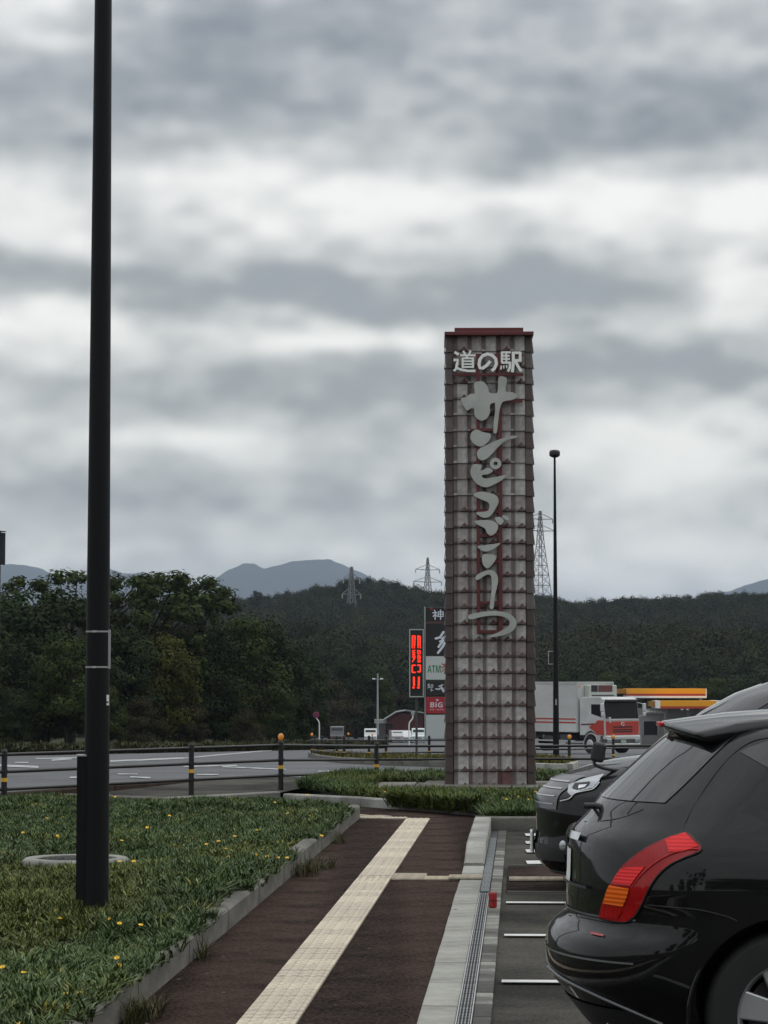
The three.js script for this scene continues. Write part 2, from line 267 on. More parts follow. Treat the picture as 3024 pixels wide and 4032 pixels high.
// ramped kerb and low wall of the raised bed by the tower
{
  const k = new THREE.Group(); k.name = 'raised_bed_kerb'; k.userData.kind = 'structure'; scene.add(k);
  const prof = (t) => t < 24.6 ? mix(.05, .17, sstep(23.0, 24.6, t)) : .17;
  const parts = [[23.08, 25.0], [25.01, 27.0], [27.01, 28.78]];
  for (const [a, b] of parts) {
    const n = 8, P = [], U = [], I = [];
    for (let i = 0; i <= n; i++) { const t = mix(a, b, i / n), h = prof(t); for (const [s, y] of [[-.525, -.03], [-.525, h - .015], [-.51, h], [-.345, h], [-.33, h - .015], [-.33, -.03]]) { const p = pf(s, t, y); P.push(p.x, p.y, p.z); U.push(t, y + s); } }
    for (let i = 0; i < n; i++) for (let q = 0; q < 5; q++) { const c = i * 6 + q; I.push(c, c + 1, c + 6, c + 1, c + 7, c + 6); }
    for (const q of [1, 2, 3, 4]) { I.push(0, q + 1, q); I.push(n * 6, n * 6 + q, n * 6 + q + 1); }
    let g = new THREE.BufferGeometry(); g.setAttribute('position', new THREE.Float32BufferAttribute(P, 3)); g.setAttribute('uv', new THREE.Float32BufferAttribute(U, 2)); g.setIndex(I); g = g.toNonIndexed(); g.computeVertexNormals();
    mesh('kerb_stone', g, M.concrete, k);
  }
  for (let i = 0; i < 7; i++) mesh('kerb_stone', beam([pf(-.52 + i * 2.0, 28.9 + i * .1), pf(-.52 + i * 2.0 + 1.99, 28.99 + i * .1)].map((p) => p), .17, -.03, .172), M.concreteDark, k);
}
// soil of the beds
const bedA = [[-2.2, 6], [-2.2, 31.75], [-6.5, 34.4], [-9.3, 29.2], [-9.3, 6]], bedB = [[-3.5, 38.3], [-2.1, 34.5], [-.4, 32.1], [-.42, 29.05], [9, 29.5], [9, 43.5], [-3.2, 43.5]];
struct('flower_bed_soil', poly(bedA.map(([s, t]) => pf(s, t)), .11), M.soil);
struct('raised_bed_soil', poly(bedB.map(([s, t]) => pf(s, t)), .10), M.soil);
// plates of the tower's footing
{
  const k = new THREE.Group(); k.name = 'tower_footing'; k.userData.kind = 'structure'; scene.add(k);
  for (const [s0, s1, t0, t1, y] of [[-2.5, -1.66, 36.2, 39.6, .14], [-1.64, .1, 35.9, 39.6, .135], [.12, 2.4, 35.7, 39.6, .142], [-1.5, .6, 37.2, 39.4, .17]]) mesh('concrete_plate', box(s1 - s0, .1, t1 - t0, 0, -.05, 0, .012).rotateY(-YAW).translate(...pf((s0 + s1) / 2, (t0 + t1) / 2, y).toArray()), M.concreteDark, k);
}
// ---------------------------------------------------------------- the road beyond the fence
const nearEdge = [[-420, 3200], [0, 3157], [434, 3122], [760, 3102], [1106, 3092]].map(([x, y]) => ground(x, y)).concat([pf(-2.4, 46), pf(2, 46.6), pf(9, 47.2), pf(30, 48)]);
{
  const far = [[-700, 2986], [0, 2974], [560, 2964], [1230, 2948]].map(([x, y]) => ground(x, y)).concat([V(-7, 0, -200), V(-9, 0, -318), V(-20, 0, -420)]);
  struct('road', sheet(far, [nearEdge[0], ...nearEdge.slice(1), V(60, 0, -60), V(60, 0, -420)], -.012, 40, 80), M.road);
  struct('road_kerb', beam(far.slice(0, 5).map((p) => V(p.x, land(-p.z), p.z)), .5, -.05, .22), M.brownKerb);
  const kb = new THREE.Group(); kb.name = 'roadside_kerb'; kb.userData.kind = 'structure'; scene.add(kb);
  const kp = nearEdge.map((p) => V(p.x, land(-p.z), p.z));
  for (let i = 0; i < kp.length - 1; i++) { const L = kp[i].distanceTo(kp[i + 1]), n = Math.max(1, Math.round(L / 2)); for (let j = 0; j < n; j++) mesh('kerb_stone', beam([kp[i].clone().lerp(kp[i + 1], j / n), kp[i].clone().lerp(kp[i + 1], (j + .99) / n)], .16, -.08, .13), M.brownKerb, kb); }
  struct('pavement', poly([pf(-9.6, 29), pf(-6.66, 34.1), pf(-3.86, 38.3), pf(-3.3, 43.5), pf(-3.2, 44.5), ...nearEdge.slice(0, 5).reverse().map((p) => V(p.x + .1, 0, p.z))], .002), M.lot);
  // worn white markings
  const marks = [[434, 2997, 723, 2985, 6], [723, 2985, 1070, 2954, 4], [-60, 3012, 152, 3020, 8], [58, 3002, 112, 3002, 4], [203, 2993, 282, 2987, 6], [275, 3062, 311, 3060, 5], [463, 3048, 542, 3048, 4], [513, 3059, 593, 3063, 5], [774, 3050, 861, 3050, 4],
    [723, 3018, 933, 3014, 4], [875, 3019, 1128, 3030, 4], [1041, 3061, 1186, 3061, 5], [1252, 3038, 1361, 3033, 5], [1534, 3036, 1614, 3036, 4], [1180, 3065, 1274, 3067, 5], [1360, 3033, 1534, 3036, 2], [140, 2987, 330, 2983, 4], [2300, 2986, 2420, 2986, 4]];
  for (const [x0, y0, x1, y1, w] of marks) {
    const a = ground(x0, y0 - w / 2), b = ground(x1, y1 - w / 2), c = ground(x1, y1 + w / 2), d = ground(x0, y0 + w / 2); const g = sheet([d, c], [a, b], .004, 1, 12); struct('road_marking', g, M.oldPaint);
  }
}
// traffic island with kerb
const islandEdge = [[1222, 2977], [1260, 2992], [1340, 3003], [1500, 3012], [1700, 3018], [1950, 3026], [2160, 3034], [2238, 3036], [2262, 3022]].map(([x, y]) => ground(x, y));
{
  const back = [V(-2.6, 0, -106), V(4, 0, -108), V(6.2, 0, -80)];
  struct('traffic_island', sheet([islandEdge[0], back[0], back[1]], [islandEdge[0].clone().add(V(.1, 0, .1)), islandEdge[4], islandEdge[8]], .10, 10, 16), M.verge);
  const k = new THREE.Group(); k.name = 'island_kerb'; k.userData.kind = 'structure'; scene.add(k);
  for (let i = 0; i < islandEdge.length - 1; i++) { const a = islandEdge[i], b = islandEdge[i + 1], n = Math.max(1, Math.round(a.distanceTo(b) / 2.2)); for (let j = 0; j < n; j++) mesh('kerb_stone', beam([a.clone().lerp(b, j / n), a.clone().lerp(b, (j + .985) / n)], .22, -.05, .19), i > 4 ? M.concrete : M.concreteDark, k); }
}

// ---------------------------------------------------------------- fences
function fence(label, posts, o) {
  const root = thing('guard_fence', label, 'fence', posts[0].clone());
  const base = posts[0], hs = o.rails, R = rng(o.seed), Hp = o.height;
  posts.forEach((p, i) => {
    const q = p.clone().sub(base); const m = mesh('post', [cyl(o.r, o.r, Hp, 0, 0, 0, 12), cyl(o.r * 1.12, o.r * .7, o.r * .9, 0, Hp, 0, 12), ...hs.slice(0, -1).map((h) => cyl(o.r * 1.45, o.r * 1.45, .05, 0, h - .025, 0, 12))], M.fence, root); m.position.copy(q);
    if (o.band) mesh('reflective_band', cyl(o.r * 1.06, o.r * 1.06, .055, 0, o.band, 0, 12, true), M.yellow, m);
    if (o.reflector?.includes(i)) { const d = mesh('reflector', new THREE.SphereGeometry(1, 14, 10).scale(o.r * 1.15, o.r * 1.5, o.r * .55).translate(0, Hp + .085, o.r * .35), M.amber, m); mesh('reflector_housing', new THREE.SphereGeometry(1, 12, 8).scale(o.r * 1.3, o.r * 1.6, o.r * .6).translate(0, Hp + .085, 0), M.fence, m); }
  });
  for (let i = 0; i < posts.length - 1; i++) for (const h of hs) { const a = posts[i].clone().sub(base), b = posts[i + 1].clone().sub(base); a.y += h; b.y += h; mesh('rail', rod(a, b, o.rr, 8), M.fence, root); }
  return root;
}
const L = (p) => { p.y = land(-p.z); return p; };
fence('black three rail road fence with yellow bands, nearest the camera', [pf(-10.2, 29.6), pf(-7.32, 34.2), pf(-5.12, 37.75), pf(-3.9, 39.65), L(pf(-2.62, 44.6)), L(pf(1.6, 46.2)), L(pf(5.8, 46.4)), L(pf(10, 46.6))], { rails: [.24, .49, .735], height: .78, r: .042, rr: .024, band: .35, reflector: [3], seed: 1 });
{
  const pts = [[1228, 2973], [1240, 2975], [1268, 2979], [1326, 2986], [1355, 2988], [1453, 2990], [1520, 2987], [1690, 2983], [1860, 2984]].map(([x, y]) => ground(x, y, .1));
  fence('dark fence with yellow banded posts on the traffic island left of the tower', pts, { rails: [.2, .44, .66], height: .78, r: .05, rr: .03, band: .2, reflector: [0], seed: 2 });
  const q = [[1900, 2998], [2060, 3001], [2242, 3004], [2415, 2994], [2640, 2990]].map(([x, y]) => ground(x, y, .08));
  fence('dark fence with two amber topped posts in front of the truck', q, { rails: [.10, .42], height: .72, r: .05, rr: .03, band: .16, reflector: [2, 3], seed: 3 });
}
// ---------------------------------------------------------------- light poles, ring, can
{
  const p = thing('light_pole', 'thick black light pole with a box on its side, standing in the flower bed', 'light pole', pf(-2.89, 16.5, .172)); p.scale.setScalar(.956);
  const g = []; const taper = (y0, r0, y1, r1) => g.push(cyl(r0, r1, y1 - y0, 0, y0, 0, 28));
  taper(-.2, .0935, 1.66, .0875); taper(1.66, .0865, 9.4, .050); mesh('shaft', g, M.pole, p);
  mesh('switch_box', box(.10, 1.02, .10, -.088, .98 - .51 + .15, .0, .006), M.pole, p); mesh('box_lid', box(.115, .012, .115, -.088, 1.135, 0), M.galv, p);
  for (const [y, r] of [[1.76, .0885], [2.015, .0875]]) { mesh('strap', cyl(r, r, .012, 0, y, 0, 28, true), M.grey, p); mesh('strap_buckle', box(.03, .014, .01, -.015, y + .006, r + .002), M.galv, p); }
  mesh('bracket', box(.02, .28, .03, .082, 1.895, .02), M.grey, p);
  mesh('sticker', box(.028, .075, .003, .070, 1.53, .056).rotateY(.1), M.white, p); mesh('sticker_mark', [box(.016, .012, .003, .072, 1.515, .0575).rotateY(.1), box(.006, .03, .003, .062, 1.55, .061).rotateY(.1)], M.redSteel, p);
  mesh('lamp_head', new THREE.LatheGeometry([[.06, 0], [.22, .05], [.26, .16], [.24, .24], [.05, .28], [0, .28]].map(([x, y]) => new THREE.Vector2(x, y)), 20).translate(0, 9.38, 0), M.black, p);
}
{
  const b = ground(2190, 2998, .08), k = F / -b.z, p = thing('light_pole', 'slim black light pole with a drum shaped lamp, right of the tower', 'light pole', b);
  const top = (2998 - 1800) / k; mesh('shaft', [cyl(.105, .09, 2.6, 0, 0, 0, 20), cyl(.088, .035, top - 2.6, 0, 2.6, 0, 20)], M.pole, p);
  mesh('lamp_head', new THREE.LatheGeometry([[.04, 0], [.10, .02], [.17, .06], [.185, .10], [.185, .19], [.165, .235], [.10, .262], [0, .265]].map(([x, y]) => new THREE.Vector2(x, y)), 10).translate(0, top - .03, 0), M.black, p);
  mesh('sticker', box(.05, .2, .01, .0, 1.95, .095), M.grey, p);
  mesh('sign_bracket', [box(.16, .02, .02, -.16, 3.62, 0), box(.16, .02, .02, -.16, 3.2, 0), box(.02, .46, .02, -.24, 3.41, 0)], M.galv, p);
}
{
  const p = thing('manhole_ring', 'round concrete manhole ring with an iron lid in the flower bed', 'manhole', pf(-4.0, 21.8, -.05));
  mesh('concrete_ring', new THREE.LatheGeometry([[.36, .0], [.36, .215], [.375, .228], [.455, .228], [.485, .205], [.49, .17], [.495, 0]].map(([x, y]) => new THREE.Vector2(x, y)), 48), M.slab[2], p);
  mesh('lid', [cyl(.352, .352, .03, 0, .185, 0, 40), ...[.1, .18, .26, .33].map((r) => new THREE.TorusGeometry(r, .007, 4, 36).rotateX(Math.PI / 2).translate(0, .216, 0)), ...Array.from({ length: 10 }, (_, i) => box(.3, .008, .012, .19, .217, 0).rotateY(i * .6283))], M.iron, p);
}
{
  const can = thing('drink_can', 'small red drink can standing by the slot drain', 'can', pf(-.205, 18.85, .018));
  mesh('body', new THREE.LatheGeometry([[0, 0], [.026, 0], [.033, .010], [.033, .108], [.027, .120], [.0255, .122]].map(([x, y]) => new THREE.Vector2(x, y)), 20), phys(lin(.30, .012, .014), .3, { clearcoat: .6 }), can);
  mesh('lid', cyl(.0255, .0255, .002, 0, .119, 0, 18), M.steel, can); mesh('print', [cyl(.0335, .0335, .012, 0, .048, 0, 20, true)], std(lin(.09, .01, .01), .4), can);
}
{ const q = thing('sign_post', 'dark post rising past the left edge of the picture', 'post', at(-18, 2960, 90).setY(land(90))); mesh('shaft', cyl(.12, .12, (2690 - 2092) / (F / 90) + EYE - land(90) - .02, 0, 0, 0, 12), M.black, q); mesh('cap', cyl(.31, .31, .02, 0, (2690 - 2092) / (F / 90) + EYE - land(90) - .02, 0, 14), M.black, q); mesh('sign_board', box(.56, 1.2, .1, 0, (2690 - 2092) / (F / 90) + EYE - land(90) - .66, 0), M.black, q); }

// ---------------------------------------------------------------- the tiled tower
{
  const TT = 38.0, D0 = 38.0, k = F / D0, baseY = .20;
  const o = pf(-.445, TT), root = thing('tile_sign_tower', 'tall tower clad in red brown roof tiles with white brush lettering', 'sign tower', V(o.x, 0, o.z), -YAW + .035);
  const X = (px) => (px - 1926) / k, Y = (py) => EYE + (HY - py) / k * 1.0;        // photograph pixel -> metres on the front face
  const yb = Y(3096), yt = Y(1312), rows = 28, P = (yt - yb) / rows, cw = .2265;
  const setback = (y) => (y - yb) * .010;
  // core
  mesh('core', (() => { const g = new THREE.BufferGeometry(); const a = .62, b = .60, d0 = -.04, d1 = -1.32; const q = (y, w) => [[-w, y, d0 - setback(y)], [w, y, d0 - setback(y)], [w, y, d1 + setback(y)], [-w, y, d1 + setback(y)]]; const A = q(yb - .02, a), B = q(yt, b), P2 = []; for (let i = 0; i < 4; i++) { const j = (i + 1) % 4; P2.push(...A[i], ...A[j], ...B[j], ...A[i], ...B[j], ...B[i]); } P2.push(...B[0], ...B[1], ...B[2], ...B[0], ...B[2], ...B[3]); g.setAttribute('position', new THREE.Float32BufferAttribute(P2, 3)); g.setAttribute('uv', new THREE.Float32BufferAttribute(new Float32Array(P2.length / 3 * 2), 2)); g.computeVertexNormals(); return g; })(), M.redSteel, root);
  // one roof tile: shallow pan at the left, broad roll, thick lower lip with a red brown nose at the lower right
  const sheenTones = [[.52, .475, .465], [.46, .415, .405], [.60, .57, .56], [.41, .37, .36], [.35, .295, .28], [.17, .06, .055]], redBrown = [.075, .024, .016];  // sky reflection painted pale on rolls; valley shade and ground reflection painted red brown
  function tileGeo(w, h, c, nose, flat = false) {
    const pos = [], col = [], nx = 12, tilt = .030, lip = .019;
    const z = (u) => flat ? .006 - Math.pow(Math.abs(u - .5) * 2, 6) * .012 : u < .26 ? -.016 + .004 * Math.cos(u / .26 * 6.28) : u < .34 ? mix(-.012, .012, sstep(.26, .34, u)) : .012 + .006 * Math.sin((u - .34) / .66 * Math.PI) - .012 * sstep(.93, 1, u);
    const cc = (u) => flat ? c : u < .02 ? [c[0] * .9, c[1] * .9, c[2] * .9] : u < .27 ? redBrown.map((q, i) => mix(q, c[i], .28)) : c;
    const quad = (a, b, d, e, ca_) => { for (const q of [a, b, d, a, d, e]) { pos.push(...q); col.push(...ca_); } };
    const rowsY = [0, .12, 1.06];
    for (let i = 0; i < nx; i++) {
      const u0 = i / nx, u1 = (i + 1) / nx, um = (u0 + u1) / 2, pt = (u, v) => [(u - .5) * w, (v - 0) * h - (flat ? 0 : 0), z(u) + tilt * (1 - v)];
      for (let r = 0; r < 2; r++) quad(pt(u0, rowsY[r]), pt(u1, rowsY[r]), pt(u1, rowsY[r + 1]), pt(u0, rowsY[r + 1]), r === 0 && !flat ? (nose ? redBrown.map((q, j) => mix(q, c[j], um > .27 && um < .55 ? .5 : .05)) : c) : cc(um));
      const a = pt(u0, 0), b = pt(u1, 0); quad([a[0], a[1], a[2] - lip], [b[0], b[1], b[2] - lip], b, a, redBrown);
    }
    if (nose && !flat) { const t = (u, v, dz) => [(u - .5) * w, v * h, z(u) + tilt * (1 - v) + dz]; const A = t(.42, .004, .003), B = t(.99, .004, .016), Cc = t(.76, .30, .004), Dd = t(.74, .004, .026); for (const tri of [[A, Dd, Cc], [Dd, B, Cc]]) { for (const q of tri) { pos.push(...q); col.push(...redBrown); } } const lo = (q) => [q[0], q[1] - .012, q[2] - .018]; for (const tri of [[lo(A), lo(Dd), Dd], [lo(A), Dd, A], [lo(Dd), lo(B), B], [lo(Dd), B, Dd]]) for (const q of tri) { pos.push(...q); col.push(...redBrown.map((v) => v * .8)); } }
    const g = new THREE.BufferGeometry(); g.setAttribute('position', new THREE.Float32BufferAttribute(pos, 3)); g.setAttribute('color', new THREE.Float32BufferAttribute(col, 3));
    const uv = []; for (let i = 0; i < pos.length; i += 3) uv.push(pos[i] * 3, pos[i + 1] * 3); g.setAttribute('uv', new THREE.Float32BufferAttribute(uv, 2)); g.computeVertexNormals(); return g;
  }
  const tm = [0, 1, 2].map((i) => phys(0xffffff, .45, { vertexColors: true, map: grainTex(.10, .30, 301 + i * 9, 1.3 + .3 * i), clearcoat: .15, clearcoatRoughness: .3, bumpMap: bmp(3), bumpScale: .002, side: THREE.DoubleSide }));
  const upper = sheenTones.map((c) => tileGeo(cw, P, c, false)), lower = sheenTones.map((c) => tileGeo(cw, P, c, true)), R = rng(21);
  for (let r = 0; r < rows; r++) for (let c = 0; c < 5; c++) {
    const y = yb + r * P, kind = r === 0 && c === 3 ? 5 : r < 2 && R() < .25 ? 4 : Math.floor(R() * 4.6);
    const m = mesh('roof_tile', (r < 18 || R() < .3 ? lower : upper)[kind], tm[Math.floor(R() * 3)], root); m.position.set((c - 2) * cw + .001, y, -setback(y) + (R() - .5) * .004); m.rotation.z = (R() - .5) * .010;  // lower rows get more of the painted ground reflection
  }
  // corner tiles: L-shaped verge tiles wrapping the edges
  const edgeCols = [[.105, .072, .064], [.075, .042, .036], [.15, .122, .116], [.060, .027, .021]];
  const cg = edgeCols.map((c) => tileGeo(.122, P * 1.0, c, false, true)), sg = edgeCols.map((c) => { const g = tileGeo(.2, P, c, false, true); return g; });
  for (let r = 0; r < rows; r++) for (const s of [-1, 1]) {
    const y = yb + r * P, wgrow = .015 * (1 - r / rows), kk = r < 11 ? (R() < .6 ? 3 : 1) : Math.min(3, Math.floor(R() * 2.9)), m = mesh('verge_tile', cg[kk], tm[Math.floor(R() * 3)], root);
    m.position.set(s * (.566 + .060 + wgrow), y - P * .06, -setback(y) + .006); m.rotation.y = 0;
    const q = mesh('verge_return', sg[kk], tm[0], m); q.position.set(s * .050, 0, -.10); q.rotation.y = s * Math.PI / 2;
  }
  // side and back cladding, too steeply seen to pick apart
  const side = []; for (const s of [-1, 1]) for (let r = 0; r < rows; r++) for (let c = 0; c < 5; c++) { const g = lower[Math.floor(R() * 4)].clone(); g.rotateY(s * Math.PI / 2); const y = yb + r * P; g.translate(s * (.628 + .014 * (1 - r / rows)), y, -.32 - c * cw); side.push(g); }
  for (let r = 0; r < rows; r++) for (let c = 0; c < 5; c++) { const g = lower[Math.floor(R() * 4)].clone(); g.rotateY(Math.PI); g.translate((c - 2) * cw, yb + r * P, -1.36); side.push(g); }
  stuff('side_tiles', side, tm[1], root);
  // dark red metal cap
  mesh('cap', box(1.41, .055, 1.5, 0, yt + .012, -.66, .006), M.redSteel, root); mesh('cap_ridge', box(1.09, .075, 1.3, .0, yt + .078, -.66, .006), M.redSteel, root);
  // steel feet
  for (const s of [-.5, .5]) for (const z of [-.12, -1.2]) mesh('foot', box(.22, .2, .14, s, baseY - .05, z, .01), M.iron, root);
  mesh('base_beam', box(1.3, .05, .1, 0, yb - .03, -.04), M.redSteel, root);
  // lettering frame of red steel
  const bar = (x0, y0, x1, y1, z, w = .045) => mesh('frame_bar', Math.abs(x1 - x0) < Math.abs(y1 - y0) ? box(w, Math.abs(Y(y0) - Y(y1)), .04, X((x0 + x1) / 2), (Y(y0) + Y(y1)) / 2, z) : box(X(x1) - X(x0), w, .04, (X(x0) + X(x1)) / 2, Y((y0 + y1) / 2), z), M.redSteel, root);
  const zf = .045; bar(1882, 1392, 1882, 2496, zf, .055); bar(1968, 1392, 1968, 2496, zf, .06);
  for (const y of [1692, 1860, 2015, 2110, 2212, 2375, 2420, 2488]) bar(1884, y, 1966, y, zf - .006);
  bar(1785, 1472, 2062, 1472, zf + .002, .04); bar(1785, 1395, 2062, 1395, zf - .002, .035); bar(1960, 1578, 2058, 1578, zf + .004, .05); bar(1850, 1692, 1884, 1692, zf + .006, .03);
  // characters: outlines read off the picture, cut from sheet and standing off the tiles
  const C2 = (l) => l.map(([x, y]) => [X(1700 + x * .27125), Y(1260 + y * .27125)]), C3 = (l) => l.map(([x, y]) => [X(1700 + x * .3165), Y(1860 + y * .3165)]), C7 = (l) => l.map(([x, y]) => [X(1760 + x * .217), Y(1480 + y * .217)]);
  const smooth = (pts) => { const c = new THREE.CatmullRomCurve3(pts.map(([x, y]) => V(x, y, 0)), true, 'centripetal'); return c.getPoints(pts.length * 3).slice(0, -1).map((p) => [p.x, p.y]); };
  const Z0 = .10;
  const cut = (name, list, label) => { const g = list.map((pts, i) => { const e = extrude(smooth(pts), .028, .003); e.translate(0, 0, Z0 - setback(pts[0][1]) * .6 + i * .0023); return e; }); const m = mesh(name, g, M.letter, root); m.userData.label = label; return m; };
  const L1 = 'grey white brush character cut from metal';
  cut('character', [C7([[495, 125], [660, 110], [745, 230], [760, 300], [910, 310], [940, 25], [1010, 10], [1085, 50], [1060, 290], [1180, 300], [1275, 365], [1200, 430], [1010, 470], [950, 620], [915, 900], [885, 1050], [840, 1030], [870, 490], [780, 520], [775, 660], [720, 770], [620, 815], [510, 740], [480, 580], [430, 590], [360, 625], [310, 560], [250, 410], [330, 390], [430, 325], [500, 320]])], L1);
  cut('character', [C7([[530, 980], [650, 1030], [790, 1070], [740, 1200], [620, 1285], [520, 1260], [425, 1150], [440, 1040]]), C7([[555, 1360], [750, 1250], [950, 1160], [1150, 1100], [1280, 1100], [1240, 1130], [1060, 1180], [940, 1280], [750, 1480], [640, 1540], [560, 1500]])], L1);
  cut('character', [C7([[475, 1620], [625, 1640], [600, 1700], [620, 1730], [730, 1680], [825, 1730], [740, 1790], [625, 1810], [650, 1870], [870, 1850], [1065, 1815], [1000, 1890], [820, 1990], [700, 2030], [540, 1970], [440, 1830], [420, 1740]])], L1);
  { const a = C7([[875, 1600]])[0], r = 103 * .217 / k; const sh = new THREE.Shape(); sh.absarc(a[0], a[1], r, 0, Math.PI * 2); const hole = new THREE.Path(); hole.absarc(a[0], a[1], r * .37, 0, Math.PI * 2, true); sh.holes.push(hole); const g = new THREE.ExtrudeGeometry(sh, { depth: .028, bevelEnabled: false, curveSegments: 20 }).translate(0, 0, Z0 - .02); mesh('character_ring', g, M.letter, root); }
  cut('character', [C3([[515, 285], [590, 250], [700, 262], [800, 300], [825, 370], [790, 450], [720, 550], [640, 572], [545, 510], [640, 500], [700, 480], [705, 390], [640, 355], [560, 320]])], L1);
  cut('character', [C3([[525, 620], [620, 603], [740, 612], [815, 660], [800, 740], [730, 795], [685, 765], [655, 705], [570, 660]]), C3([[785, 572], [850, 568], [888, 610], [850, 660], [805, 630]]), C3([[870, 550], [935, 555], [950, 600], [900, 590]]), C3([[562, 930], [640, 918], [740, 905], [842, 892], [760, 960], [660, 992], [600, 970]])], L1);
  cut('character', [C3([[628, 1035], [720, 1030], [795, 1060], [760, 1130], [685, 1200], [630, 1150]]), C3([[545, 1295], [620, 1250], [720, 1225], [790, 1260], [815, 1340], [800, 1430], [770, 1560], [752, 1700], [715, 1700], [725, 1580], [738, 1400], [725, 1290], [690, 1275], [620, 1310], [560, 1345], [535, 1330]])], L1);
  cut('character', [C3([[445, 1790], [560, 1755], [720, 1735], [880, 1745], [1000, 1800], [1042, 1880], [1000, 1970], [880, 2030], [700, 2050], [840, 1985], [950, 1910], [955, 1850], [880, 1800], [740, 1785], [600, 1805], [460, 1830]])], L1);
  // the three upright characters above, built of straight strokes
  const stroke = (pts, w, i) => { const q = C2(pts), n = q.length, Lf = [], Rt = [], hw = w * .27125 / k / 2; for (let j = 0; j < n; j++) { const a = q[Math.max(0, j - 1)], b = q[Math.min(n - 1, j + 1)], l = Math.hypot(b[0] - a[0], b[1] - a[1]), nx = -(b[1] - a[1]) / l, ny = (b[0] - a[0]) / l; Lf.push([q[j][0] + nx * hw, q[j][1] + ny * hw]); Rt.unshift([q[j][0] - nx * hw, q[j][1] - ny * hw]); } return extrude([...Lf, ...Rt], .022 + i * .0009).translate(0, 0, Z0 - .035); };
  const glyph = (list, label) => { const m = mesh('character', list.map(([p, w], i) => stroke(p, w, i)), M.letterWhite, root); m.userData.label = label; };
  glyph([[[[330, 455], [390, 495]], 38], [[[315, 572], [375, 572], [368, 625], [352, 690]], 40], [[[318, 735], [362, 690], [420, 712], [520, 733], [632, 733]], 36], [[[455, 440], [485, 492]], 30], [[[565, 435], [540, 492]], 30], [[[408, 504], [636, 504]], 27], [[[520, 504], [500, 545]], 30], [[[447, 540], [447, 690]], 30], [[[596, 540], [596, 690]], 34], [[[447, 549], [606, 549]], 26], [[[447, 592], [606, 592]], 22], [[[447, 635], [606, 635]], 22], [[[447, 677], [606, 677]], 26]], 'white cut-out character, first of the top row');
  glyph([[[[850, 590], [800, 650], [740, 695], [700, 690], [685, 640], [695, 570], [740, 510], [810, 485], [880, 505], [930, 560], [938, 630], [915, 690], [870, 735]], 46]], 'white cut-out character, curled, middle of the top row');
  glyph([[[[1020, 452], [1020, 610]], 32], [[[1020, 462], [1150, 462]], 28], [[[1020, 512], [1135, 512]], 24], [[[1020, 560], [1135, 560]], 24], [[[1010, 614], [1150, 614]], 30], [[[1082, 452], [1082, 610]], 28], [[[1138, 608], [1132, 690], [1105, 745]], 34], [[[1010, 660], [1002, 715]], 22], [[[1046, 655], [1046, 700]], 18], [[[1085, 650], [1090, 695]], 18], [[[1185, 455], [1185, 620], [1170, 755]], 44], [[[1185, 470], [1295, 470]], 38], [[[1285, 460], [1285, 590]], 40], [[[1185, 582], [1300, 582]], 40], [[[1215, 590], [1250, 665], [1300, 740]], 42]], 'white cut-out character, last of the top row');
}
// ---------------------------------------------------------------- cars in the car park
const paintBlack = phys(lin(.004, .0041, .0045), .5, { specularIntensity: .15, clearcoat: .75, clearcoatRoughness: .04 }), plastic = std(lin(.016, .016, .017), .55), ribs = (n, s) => { const t = tex(64, (u, v) => { const k = .5 + .5 * Math.sin((n ? u : v) * Math.PI * 2); return [k, k, k]; }, false, s); return t; }, redLens = phys(lin(.80, .008, .012), .3, { specularIntensity: .3, clearcoat: .6, clearcoatRoughness: .03, bumpMap: ribs(0, 70), bumpScale: .0015 }), redDeep = phys(lin(.34, .003, .005), .3, { specularIntensity: .3, clearcoat: .6, clearcoatRoughness: .03, bumpMap: ribs(1, 60), bumpScale: .001 }), orangeLens = phys(lin(.80, .13, .006), .3, { specularIntensity: .3, clearcoat: .6, clearcoatRoughness: .03, bumpMap: ribs(0, 55), bumpScale: .002 }), clearLens = phys(lin(.40, .42, .44), .08, { clearcoat: 1, metalness: .55 }), trimGrey = std(lin(.16, .165, .17), .35, { metalness: .6 }), alloy = std(lin(.48, .49, .50), .32, { metalness: .75 });
